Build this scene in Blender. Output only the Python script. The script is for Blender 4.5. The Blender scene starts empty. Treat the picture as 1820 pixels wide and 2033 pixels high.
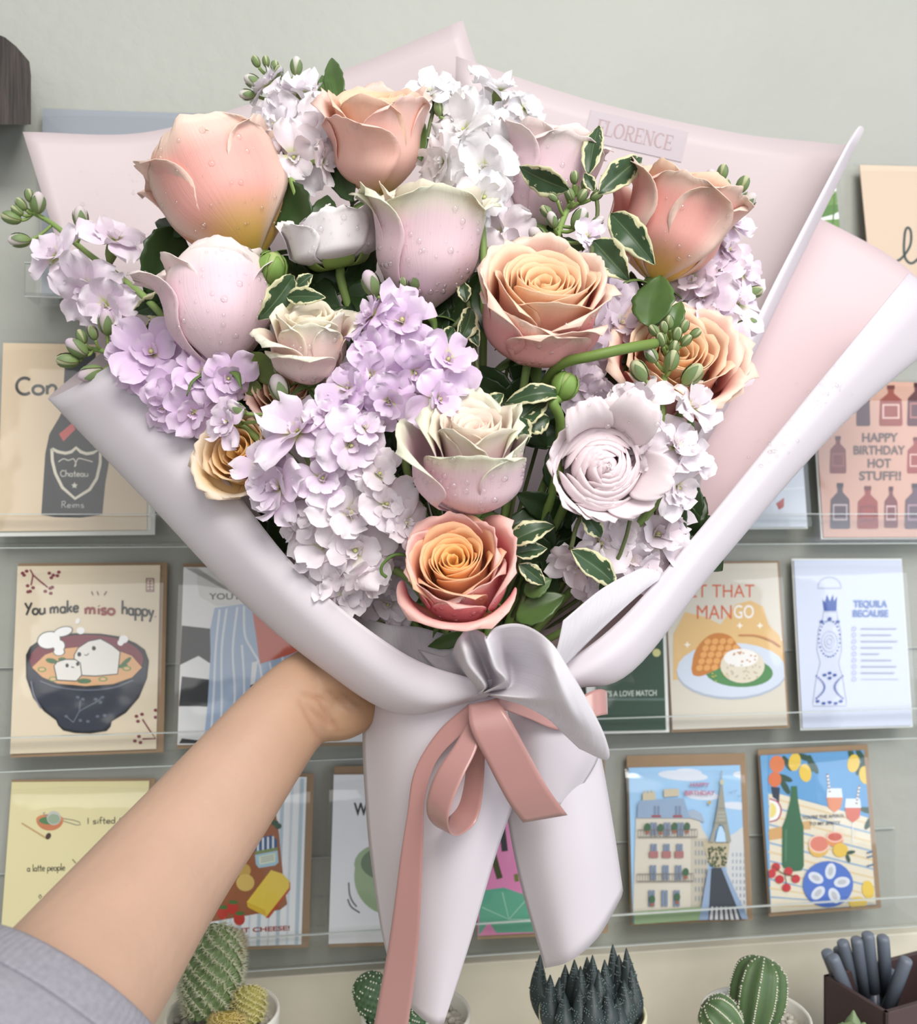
import bpy, math, random
from math import sin, cos, pi, sqrt, radians, atan2, exp
from mathutils import Vector as V, Matrix, noise

SC = bpy.context.scene
COL = SC.collection

# ------------------------------------------------------------------ camera, light, exposure
F, CX, CY, CZ = 1820.0, 910.0, 1016.5, 1.35
cam_data = bpy.data.cameras.new('camera')
cam_data.sensor_fit = 'HORIZONTAL'
cam_data.sensor_width = 36.0
cam_data.lens = 36.0
cam_data.clip_start = 0.01
cam_data.dof.use_dof = True
cam_data.dof.focus_distance = 0.49
cam_data.dof.aperture_fstop = 10.0
cam = bpy.data.objects.new('camera', cam_data)
cam.location = (0, 0, CZ)
cam.rotation_euler = (pi / 2, 0, 0)
COL.objects.link(cam)
SC.camera = cam

world = bpy.data.worlds.new('shop_ambience')
SC.world = world
world.use_nodes = True
bg = world.node_tree.nodes['Background']
bg.inputs[0].default_value = (0.93, 0.96, 1.0, 1)
bg.inputs[1].default_value = 0.36


def area(name, loc, target, size, power, color, sy=None):
    ld = bpy.data.lights.new(name, 'AREA')
    ld.energy = power
    ld.color = color
    ld.size = size
    if sy:
        ld.shape = 'RECTANGLE'
        ld.size_y = sy
    o = bpy.data.objects.new(name, ld)
    o.location = loc
    o.rotation_euler = (V(target) - V(loc)).to_track_quat('-Z', 'Y').to_euler()
    COL.objects.link(o)


area('ceiling_light', (0.45, -0.8, 2.5), (0, .6, 1.35), 1.0, 31, (1.0, 0.97, 0.93), .7)
area('front_fill_light', (0.3, -2.3, 2.1), (0.0, .6, 1.3), 2.6, 25, (1.0, 0.985, 0.96), 1.6)  # fill added behind the camera to brighten the flower fronts
area('shop_window', (1.9, -0.5, 1.6), (0, .55, 1.3), 1.2, 15, (0.80, 0.87, 1.0), 1.5)

SC.view_settings.view_transform = 'Standard'
SC.view_settings.look = 'None'
SC.view_settings.gamma = 1
SC.view_settings.use_curve_mapping = False
SC.view_settings.exposure = 0.0
SC.cycles.max_bounces = 10
SC.cycles.transparent_max_bounces = 24
SC.cycles.caustics_reflective = False
SC.cycles.caustics_refractive = False
SC.cycles.use_denoising = True

# ------------------------------------------------------------------ coordinates
K, D0 = 0.14, 0.735
KN = sqrt(1 + K * K)
EX = V((1, K, 0)).normalized()
EZ = V((0, 0, 1))
NW = V((K, -1, 0)).normalized()          # out of the wall


def P(x, y, d):
    return V(((x - CX) / F * d, d, CZ - (y - CY) / F * d))


def ray(x, y):
    return V(((x - CX) / F, 1.0, -(y - CY) / F))


CAMP = V((0, 0, CZ))


def Wp(x, y, off=0.0):                     # point of a plane parallel to the wall
    d = (D0 - off * KN) / (1 - K * (x - CX) / F)
    return P(x, y, d)


def Wl(s, z, off=0.0):                     # s along the wall, z relative to eye level
    return V((0, D0, CZ + z)) + EX * s + NW * off


def spx(x, off=0.0):
    p = Wp(x, CY, off)
    return (p - NW * off - V((0, D0, CZ))).dot(EX)


def S(r, g, b):
    def c(t):
        t = t / 255.0
        return t / 12.92 if t <= .04045 else ((t + .055) / 1.055) ** 2.4
    return (c(r), c(g), c(b))


def mix(a, b, t):
    t = 0 if t < 0 else 1 if t > 1 else t
    return tuple(a[i] * (1 - t) + b[i] * t for i in range(3))


def sm(a, b, x):
    t = (x - a) / (b - a)
    t = 0 if t < 0 else 1 if t > 1 else t
    return t * t * (3 - 2 * t)


# ------------------------------------------------------------------ materials
MATS = {}


def mat(name, color=None, rough=.5, spec=.5, transl=0.0, bump=0.0, bscale=60, streak=0.0, mott=0.0,
        mscale=8.0, sss=0.0, metal=0.0, coat=0.0, sheen=0.0, bcoord='Object'):
    if name in MATS:
        return MATS[name]
    m = bpy.data.materials.new(name)
    m.use_nodes = True
    nt = m.node_tree
    N, L = nt.nodes, nt.links
    b = N['Principled BSDF']
    out = N['Material Output']
    b.inputs['Roughness'].default_value = rough
    b.inputs['Specular IOR Level'].default_value = spec
    b.inputs['Metallic'].default_value = metal
    b.inputs['Coat Weight'].default_value = coat
    b.inputs['Sheen Weight'].default_value = sheen
    if sss:
        b.inputs['Subsurface Weight'].default_value = sss
        b.inputs['Subsurface Radius'].default_value = (1, .35, .2)
        b.inputs['Subsurface Scale'].default_value = .006
    if color is None:
        a = N.new('ShaderNodeAttribute')
        a.attribute_name = 'Col'
        src = a.outputs['Color']
    else:
        a = N.new('ShaderNodeRGB')
        a.outputs[0].default_value = (*color, 1)
        src = a.outputs[0]
    if streak:
        uv = N.new('ShaderNodeAttribute')
        uv.attribute_name = 'puv'
        mp = N.new('ShaderNodeMapping')
        mp.inputs['Scale'].default_value = (26, 1.3, 1)
        L.new(uv.outputs['Vector'], mp.inputs[0])
        nz = N.new('ShaderNodeTexNoise')
        nz.inputs['Scale'].default_value = 2.2
        nz.inputs['Detail'].default_value = 3
        L.new(mp.outputs[0], nz.inputs['Vector'])
        mr = N.new('ShaderNodeMapRange')
        mr.inputs[1].default_value = .3
        mr.inputs[2].default_value = .7
        mr.inputs[3].default_value = 1 - streak
        mr.inputs[4].default_value = 1 + streak * .4
        L.new(nz.outputs['Fac'], mr.inputs[0])
        mx = N.new('ShaderNodeVectorMath')
        mx.operation = 'SCALE'
        L.new(src, mx.inputs[0])
        L.new(mr.outputs[0], mx.inputs['Scale'])
        src = mx.outputs[0]
        bp = N.new('ShaderNodeBump')
        bp.inputs['Strength'].default_value = .12
        bp.inputs['Distance'].default_value = .002
        L.new(nz.outputs['Fac'], bp.inputs['Height'])
        L.new(bp.outputs[0], b.inputs['Normal'])
    if mott:
        tc = N.new('ShaderNodeTexCoord')
        nz = N.new('ShaderNodeTexNoise')
        nz.inputs['Scale'].default_value = mscale
        nz.inputs['Detail'].default_value = 5
        L.new(tc.outputs['Object'], nz.inputs['Vector'])
        mr = N.new('ShaderNodeMapRange')
        mr.inputs[1].default_value = .3
        mr.inputs[2].default_value = .7
        mr.inputs[3].default_value = 1 - mott
        mr.inputs[4].default_value = 1 + mott * .6
        L.new(nz.outputs['Fac'], mr.inputs[0])
        mx = N.new('ShaderNodeVectorMath')
        mx.operation = 'SCALE'
        L.new(src, mx.inputs[0])
        L.new(mr.outputs[0], mx.inputs['Scale'])
        src = mx.outputs[0]
    if bump:
        tc = N.new('ShaderNodeTexCoord')
        nz = N.new('ShaderNodeTexNoise')
        nz.inputs['Scale'].default_value = bscale
        nz.inputs['Detail'].default_value = 4
        L.new(tc.outputs['Object'], nz.inputs['Vector'])
        bp = N.new('ShaderNodeBump')
        bp.inputs['Strength'].default_value = bump
        bp.inputs['Distance'].default_value = .002
        L.new(nz.outputs['Fac'], bp.inputs['Height'])
        L.new(bp.outputs[0], b.inputs['Normal'])
    L.new(src, b.inputs['Base Color'])
    if transl:
        t = N.new('ShaderNodeBsdfTranslucent')
        L.new(src, t.inputs['Color'])
        ms = N.new('ShaderNodeMixShader')
        ms.inputs[0].default_value = transl
        L.new(b.outputs[0], ms.inputs[1])
        L.new(t.outputs[0], ms.inputs[2])
        L.new(ms.outputs[0], out.inputs[0])
    MATS[name] = m
    return m


def clear_mat(name, tint=(.96, .97, .97), rough=.05, ior=1.45, gain=1.0, bump=0.0, bscale=30):
    m = bpy.data.materials.new(name)
    m.use_nodes = True
    nt = m.node_tree
    N, L = nt.nodes, nt.links
    N.remove(N['Principled BSDF'])
    t = N.new('ShaderNodeBsdfTransparent')
    t.inputs[0].default_value = (*tint, 1)
    g = N.new('ShaderNodeBsdfGlossy')
    g.inputs['Roughness'].default_value = rough
    fr = N.new('ShaderNodeFresnel')
    fr.inputs[0].default_value = ior
    mu = N.new('ShaderNodeMath')
    mu.operation = 'MULTIPLY'
    mu.use_clamp = True
    mu.inputs[1].default_value = gain
    L.new(fr.outputs[0], mu.inputs[0])
    ms = N.new('ShaderNodeMixShader')
    ge = N.new('ShaderNodeNewGeometry')
    iv = N.new('ShaderNodeMath')
    iv.operation = 'SUBTRACT'
    iv.inputs[0].default_value = 1
    L.new(ge.outputs['Backfacing'], iv.inputs[1])
    m3 = N.new('ShaderNodeMath')
    m3.operation = 'MULTIPLY'
    L.new(mu.outputs[0], m3.inputs[0])
    L.new(iv.outputs[0], m3.inputs[1])
    L.new(m3.outputs[0], ms.inputs[0])
    L.new(t.outputs[0], ms.inputs[1])
    L.new(g.outputs[0], ms.inputs[2])
    L.new(ms.outputs[0], N['Material Output'].inputs[0])
    if bump:
        tc = N.new('ShaderNodeTexCoord')
        nz = N.new('ShaderNodeTexNoise')
        nz.inputs['Scale'].default_value = bscale
        nz.inputs['Detail'].default_value = 2
        L.new(tc.outputs['Object'], nz.inputs['Vector'])
        bp = N.new('ShaderNodeBump')
        bp.inputs['Strength'].default_value = bump
        bp.inputs['Distance'].default_value = .004
        L.new(nz.outputs['Fac'], bp.inputs['Height'])
        L.new(bp.outputs[0], g.inputs['Normal'])
        L.new(bp.outputs[0], fr.inputs['Normal'])
    MATS[name] = m
    return m


# ------------------------------------------------------------------ mesh builder
class MB:
    def __init__(s):
        s.v, s.f, s.c, s.uv = [], [], [], []

    def add(s, vs, fs, col=(.5, .5, .5), uv=None):
        o = len(s.v)
        s.v += [tuple(q) for q in vs]
        s.f += [tuple(i + o for i in f) for f in fs]
        if callable(col) or (len(col) and isinstance(col[0], (tuple, list))):
            s.c += [tuple(c) for c in col]
        else:
            s.c += [tuple(col)] * len(vs)
        s.uv += uv if uv else [(0, 0, 0)] * len(vs)
        return s

    def grid(s, pts, col=(.5, .5, .5), uv=None, wrap=False):
        nr, nc = len(pts), len(pts[0])
        vs = [p for r in pts for p in r]
        fs = []
        for i in range(nr - 1):
            for j in range(nc if wrap else nc - 1):
                a, b = i * nc + j, i * nc + (j + 1) % nc
                fs.append((a, b, b + nc, a + nc))
        if uv is None:
            uv = [(2 * j / max(1, nc - 1) - 1, i / max(1, nr - 1), 0) for i in range(nr) for j in range(nc)]
        return s.add(vs, fs, col, uv)

    def tube(s, path, rad, col=(.5, .5, .5), n=8, caps=True):
        path = [V(p) for p in path]
        if not isinstance(rad, (list, tuple)):
            rad = [rad] * len(path)
        t0 = (path[1] - path[0]).normalized()
        up = V((0, 0, 1)) if abs(t0.z) < .9 else V((1, 0, 0))
        a = t0.cross(up).normalized()
        rows = []
        for i, p in enumerate(path):
            t = (path[min(i + 1, len(path) - 1)] - path[max(i - 1, 0)]).normalized()
            a = (a - t * a.dot(t)).normalized()
            b = t.cross(a)
            rows.append([p + (a * cos(2 * pi * k / n) + b * sin(2 * pi * k / n)) * rad[i] for k in range(n)])
        vs = [q for r in rows for q in r]
        fs = [(i * n + k, i * n + (k + 1) % n, (i + 1) * n + (k + 1) % n, (i + 1) * n + k)
              for i in range(len(rows) - 1) for k in range(n)]
        cc = col
        if len(col) == len(path) and isinstance(col[0], (tuple, list)):
            cc = [c for c in col for _ in range(n)]
        if caps:
            fs.append(tuple(range(n - 1, -1, -1)))
            fs.append(tuple((len(rows) - 1) * n + k for k in range(n)))
        return s.add(vs, fs, cc)

    def hexa(s, c8, col=(.5, .5, .5)):     # 4 corners of one face then 4 of the opposite
        fs = [(3, 2, 1, 0), (4, 5, 6, 7), (0, 1, 5, 4), (1, 2, 6, 5), (2, 3, 7, 6), (3, 0, 4, 7)]
        return s.add(c8, fs, col)

    def ball(s, c, r, axis=V((0, 0, 1)), h=None, col=(.5, .5, .5), n=8, m=6, top=None):
        """ellipsoid: radius r around axis, half height h; col may run base -> top"""
        h = h or r
        axis = V(axis).normalized()
        x = axis.orthogonal().normalized()
        y = axis.cross(x)
        vs, fs, cs = [], [], []
        for i in range(m + 1):
            th = pi * i / m
            for k in range(n):
                q = 2 * pi * k / n
                vs.append(V(c) - axis * (h * cos(th)) + (x * cos(q) + y * sin(q)) * (r * max(sin(th), .02)))
                cs.append(mix(col, top, i / m) if top else col)
        for i in range(m):
            for k in range(n):
                a, b = i * n + k, i * n + (k + 1) % n
                fs.append((a, b, b + n, a + n))
        return s.add(vs, fs, cs)

    def build(s, name, m, parent=None, smooth=True, solid=0.0, sub=0, bevel=0.0, m2=None):
        me = bpy.data.meshes.new(name)
        me.from_pydata(s.v, [], s.f)
        at = me.attributes.new('Col', 'FLOAT_COLOR', 'POINT')
        at.data.foreach_set('color', [x for c in s.c for x in (c[0], c[1], c[2], 1.0)])
        au = me.attributes.new('puv', 'FLOAT_VECTOR', 'POINT')
        au.data.foreach_set('vector', [x for c in s.uv for x in c])
        if smooth:
            me.polygons.foreach_set('use_smooth', [True] * len(me.polygons))
        me.materials.append(m)
        me.update()
        o = bpy.data.objects.new(name, me)
        COL.objects.link(o)
        if parent is not None:
            o.parent = parent
            if parent.type == 'EMPTY':
                o.matrix_parent_inverse = Matrix.Translation(-parent.location)
        if bevel:
            b = o.modifiers.new('bevel', 'BEVEL')
            b.width = bevel
            b.segments = 2
            b.limit_method = 'ANGLE'
        if sub:
            b = o.modifiers.new('sub', 'SUBSURF')
            b.levels = b.render_levels = sub
        if solid:
            b = o.modifiers.new('solid', 'SOLIDIFY')
            b.thickness = solid
            b.offset = 0
            if m2:
                me.materials.append(m2)
                b.material_offset = 1
        return o


def tag(o, label=None, cat=None, group=None, kind=None):
    if label:
        o['label'] = label
    if cat:
        o['category'] = cat
    if group:
        o['group'] = group
    if kind:
        o['kind'] = kind
    return o


def thing(name, label, cat, loc, group=None):
    o = bpy.data.objects.new(name, None)
    o.empty_display_size = .02
    o.location = loc
    COL.objects.link(o)
    return tag(o, label, cat, group)


def cr(a, b, c, d, t):
    return a * 1.0 * 0 + (b * 2 + (c - a) * t + (a * 2 - b * 5 + c * 4 - d) * (t * t) + (b * 3 - a - c * 3 + d) * (t ** 3)) * .5


def spline(pts, n):
    """Catmull-Rom through pts, n samples per span"""
    pts = [V(p) for p in pts]
    q = [pts[0] * 2 - pts[1]] + pts + [pts[-1] * 2 - pts[-2]]
    out = []
    for i in range(len(pts) - 1):
        for k in range(n):
            out.append(cr(q[i], q[i + 1], q[i + 2], q[i + 3], k / n))
    out.append(pts[-1])
    return out


def surf(ctrl, nu=8, nv=8):
    rows = [spline(r, nu) for r in ctrl]
    cols = [spline([r[j] for r in rows], nv) for j in range(len(rows[0]))]
    return [[cols[j][i] for j in range(len(cols))] for i in range(len(cols[0]))]


def psurf(ctrl, nu=8, nv=8):
    return surf([[P(*p) for p in r] for r in ctrl], nu, nv)
# ------------------------------------------------------------------ the setting
def quad(mb, a, b, c, d, n=1, col=(.5, .5, .5)):
    return mb.add([a, b, c, d], [(0, 1, 2, 3)], col)


M_WALL = mat('sage_plaster', S(170, 172, 164), rough=.55, spec=.35, bump=.35, bscale=85, mott=.05, mscale=5)
M_MARBLE = mat('beige_marble', S(214, 208, 190), rough=.3, mott=.20, mscale=7)
M_COUNTER = mat('counter_stone', S(205, 202, 190), rough=.35, mott=.08)
M_WOOD = mat('dark_wood', S(58, 50, 46), rough=.6)
M_FLOOR = mat('floor_tile', S(150, 146, 138), rough=.5, mott=.06)

mb = MB()
mb.hexa([Wl(-1.6, -1.35, 0), Wl(1.6, -1.35, 0), Wl(1.6, 1.5, 0), Wl(-1.6, 1.5, 0),
         Wl(-1.6, -1.35, -.08), Wl(1.6, -1.35, -.08), Wl(1.6, 1.5, -.08), Wl(-1.6, 1.5, -.08)])
tag(mb.build('wall_back', M_WALL, smooth=False), kind='structure')

s1 = spx(1835)
mb = MB()
mb.hexa([Wl(-1.2, -.43, .016), Wl(s1, -.43, .016), Wl(s1, -.3545, .016), Wl(-1.2, -.3545, .016),
         Wl(-1.2, -.43, 0), Wl(s1, -.43, 0), Wl(s1, -.3545, 0), Wl(-1.2, -.3545, 0)])
tag(mb.build('trim_1', M_MARBLE, smooth=False, bevel=.0012), kind='structure')

mb = MB()
mb.hexa([Wl(-1.2, -.46, .45), Wl(1.2, -.46, .45), Wl(1.2, -.43, .45), Wl(-1.2, -.43, .45),
         Wl(-1.2, -.46, 0), Wl(1.2, -.46, 0), Wl(1.2, -.43, 0), Wl(-1.2, -.43, 0)])
tag(mb.build('trim_2', M_COUNTER, smooth=False, bevel=.002), kind='structure')

mb = MB()
mb.hexa([V((-1.8, -1.5, 0)), V((1.8, -1.5, 0)), V((1.8, 1.1, 0)), V((-1.8, 1.1, 0)),
         V((-1.8, -1.5, -.05)), V((1.8, -1.5, -.05)), V((1.8, 1.1, -.05)), V((-1.8, 1.1, -.05))])
tag(mb.build('floor', M_FLOOR, smooth=False), kind='structure')

# dark wooden shelf end, upper left
def grain(m):
    nt = m.node_tree
    N, L = nt.nodes, nt.links
    tc = N.new('ShaderNodeTexCoord')
    mp = N.new('ShaderNodeMapping')
    mp.inputs['Scale'].default_value = (260, 6, 14)
    nz = N.new('ShaderNodeTexNoise')
    nz.inputs['Scale'].default_value = 1.6
    nz.inputs['Detail'].default_value = 3
    L.new(tc.outputs['Object'], mp.inputs[0])
    L.new(mp.outputs[0], nz.inputs['Vector'])
    cr_ = N.new('ShaderNodeValToRGB')
    cr_.color_ramp.elements[0].position = .35
    cr_.color_ramp.elements[0].color = (*S(34, 28, 26), 1)
    cr_.color_ramp.elements[1].position = .7
    cr_.color_ramp.elements[1].color = (*S(66, 57, 52), 1)
    L.new(nz.outputs['Fac'], cr_.inputs[0])
    L.new(cr_.outputs[0], N['Principled BSDF'].inputs['Base Color'])
    bp = N.new('ShaderNodeBump')
    bp.inputs['Strength'].default_value = .4
    bp.inputs['Distance'].default_value = .001
    L.new(nz.outputs['Fac'], bp.inputs['Height'])
    L.new(bp.outputs[0], N['Principled BSDF'].inputs['Normal'])


grain(M_WOOD)
off = .06
prof = [(-160, 60), (-20, 66), (8, 78), (28, 94), (44, 112), (54, 124), (57, 150), (57, 243), (-160, 243)]
fr_ = [Wp(x, y, off) for x, y in prof]
bk_ = [Wp(x - 6, y, .0005) for x, y in prof]
mb = MB()
n_ = len(prof)
mb.add(fr_ + bk_, [tuple(range(n_)), tuple(range(2 * n_ - 1, n_ - 1, -1))] +
       [(i, (i + 1) % n_, n_ + (i + 1) % n_, n_ + i) for i in range(n_)])
tag(mb.build('wooden_shelf', M_WOOD, smooth=False, bevel=.0015),
    'dark-stained wooden shelf end with a rounded upper corner on the wall', 'shelf')

# ------------------------------------------------------------------ clear card racks
M_ACR = clear_mat('clear_acrylic', tint=(.985, .988, .986), rough=.04, ior=1.5, gain=1.0)
M_EDGE = mat('acrylic_edge', S(205, 212, 208), rough=.2)
M_SLEEVE = clear_mat('clear_sleeve', tint=(.985, .985, .985), rough=.06, ior=1.5, gain=1.6, bump=.16, bscale=22)


def bar(mb, s0, s1, z0, z1, o0, o1):
    mb.hexa([Wl(s0, z0, o1), Wl(s1, z0, o1), Wl(s1, z1, o1), Wl(s0, z1, o1),
             Wl(s0, z0, o0), Wl(s1, z0, o0), Wl(s1, z1, o0), Wl(s0, z1, o0)])


def rack(z, s0, s1, label, tilt=0):
    t = thing('acrylic_card_rack', label, 'card rack', Wl((s0 + s1) / 2, z, .02), 'clear racks on the wall')
    a = MB(); bar(a, s0, s1, z, z + .066, .0012, .0034); a.build('back_plate', M_ACR, t, False)
    a = MB(); bar(a, s0, s1, z - .0025, z, .0012, .036); a.build('ledge', M_ACR, t, False)
    a = MB(); bar(a, s0, s1, z - .0025, z + .021, .034, .0362); a.build('front_lip', M_ACR, t, False)
    a = MB()
    bar(a, s0, s1, z + .021, z + .0216, .034, .0362)
    bar(a, s0, s1, z - .0031, z - .0025, .0345, .0362)
    bar(a, s0, s1, z + .066, z + .0664, .0012, .0034)
    a.build('polished_edge', M_EDGE, t, False)


rack(.157, spx(80), spx(560), 'clear acrylic rack holding the grey glossy card at upper left')
rack(.151, spx(1380), .46, 'clear acrylic rack holding the pale tan card at upper right')
rack(-.0228, -.46, .46, 'clear acrylic rack holding the champagne and hot sauce cards')
rack(-.1825, -.46, .47, 'clear acrylic rack holding the soup bowl and mango cards')
rack(-.3365, -.46, spx(1772), 'lowest clear acrylic rack, above the marble, holding the city street card')

# ------------------------------------------------------------------ greeting cards
M_PAPER = mat('card_stock', None, rough=.6, spec=.3)
M_INK = mat('printed_ink', None, rough=.55, spec=.3)
M_KRAFT = mat('kraft_envelope', S(156, 130, 102), rough=.8, mott=.05, mscale=60)
M_WHITE_ENV = mat('white_envelope', S(236, 238, 234), rough=.7)
_tx = {}


def text_mesh(body, bold=0.0):
    k = (body, bold)
    if k not in _tx:
        cu = bpy.data.curves.new('t', 'FONT')
        cu.body = body
        cu.offset = bold
        cu.resolution_u = 3
        ob = bpy.data.objects.new('t', cu)
        COL.objects.link(ob)
        dg = bpy.context.evaluated_depsgraph_get()
        e = ob.evaluated_get(dg)
        me = e.to_mesh()
        vs = [(v.co.x, v.co.y) for v in me.vertices]
        fs = [tuple(p.vertices) for p in me.polygons]
        e.to_mesh_clear()
        bpy.data.objects.remove(ob)
        bpy.data.curves.remove(cu)
        _tx[k] = (vs, fs)
    return _tx[k]


# a small hand-lettering alphabet: strokes on a grid, x to the right, y up, x-height .5
def _o(cx, cy, rx, ry, a0=90, a1=450, n=14):
    return [(cx + rx * cos(radians(a0 + (a1 - a0) * i / n)), cy + ry * sin(radians(a0 + (a1 - a0) * i / n))) for i in range(n + 1)]


HAND = {
    'Y': (.55, [[(0, 1), (.25, .5)], [(.5, 1), (.1, 0)]]), 'o': (.5, [_o(.22, .24, .2, .24)]),
    'u': (.5, [[(.05, .5), (.05, .1), (.2, 0), (.38, .12), (.4, .5)], [(.4, .5), (.42, 0)]]),
    'm': (.75, [[(.03, .5), (.05, 0)], [(.05, .35), (.18, .5), (.3, .4), (.3, 0)], [(.3, .35), (.45, .5), (.57, .4), (.58, 0)]]),
    'a': (.5, [_o(.2, .24, .18, .24), [(.38, .5), (.38, .05), (.45, 0)]]),
    'k': (.45, [[(.05, 1), (.05, 0)], [(.36, .5), (.06, .22)], [(.15, .28), (.38, 0)]]),
    'e': (.48, [[(.04, .25), (.36, .28), (.34, .45), (.2, .5), (.05, .35), (.06, .1), (.22, 0), (.4, .08)]]),
    'i': (.22, [[(.1, .5), (.1, 0)], [(.1, .72), (.12, .66)]]),
    's': (.42, [[(.34, .45), (.2, .5), (.06, .4), (.12, .28), (.3, .2), (.32, .07), (.18, 0), (.03, .06)]]),
    'h': (.48, [[(.06, 1), (.04, 0)], [(.05, .3), (.2, .5), (.36, .4), (.37, 0)]]),
    'p': (.5, [[(.05, .5), (.03, -.4)], _o(.24, .26, .19, .24)]),
    'y': (.45, [[(.02, .5), (.18, .08)], [(.38, .5), (.1, -.4)]]), '.': (.2, [[(.06, .03), (.09, 0)]]),
    ' ': (.3, []), 'C': (.6, [_o(.32, .45, .3, .45, 50, 310)]),
    'n': (.5, [[(.05, .5), (.05, 0)], [(.05, .32), (.2, .5), (.36, .4), (.37, 0)]]),
    'l': (.22, [[(.08, 1), (.08, .08), (.18, 0)]]), 't': (.34, [[(.14, .85), (.14, .08), (.26, 0)], [(0, .52), (.3, .54)]]),
    'r': (.36, [[(.05, .5), (.05, 0)], [(.05, .3), (.16, .48), (.3, .46)]]),
    'f': (.34, [[(.32, .92), (.2, .98), (.13, .8), (.13, 0)], [(0, .5), (.28, .52)]]),
    'd': (.5, [_o(.2, .24, .18, .24), [(.38, 1), (.38, 0)]]),
    'g': (.5, [_o(.2, .26, .18, .23), [(.38, .5), (.38, -.25), (.2, -.4), (.05, -.3)]]),
    'R': (.6, [[(.08, 1), (.04, 0)], [(.0, .9), (.3, 1), (.44, .8), (.3, .55), (.08, .5)], [(.2, .5), (.5, 0)]]),
    'I': (.25, [[(.1, .95), (.1, 0)]]),
    'G': (.6, [_o(.32, .45, .3, .45, 50, 350), [(.36, .42), (.62, .42)]]),
}


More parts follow.
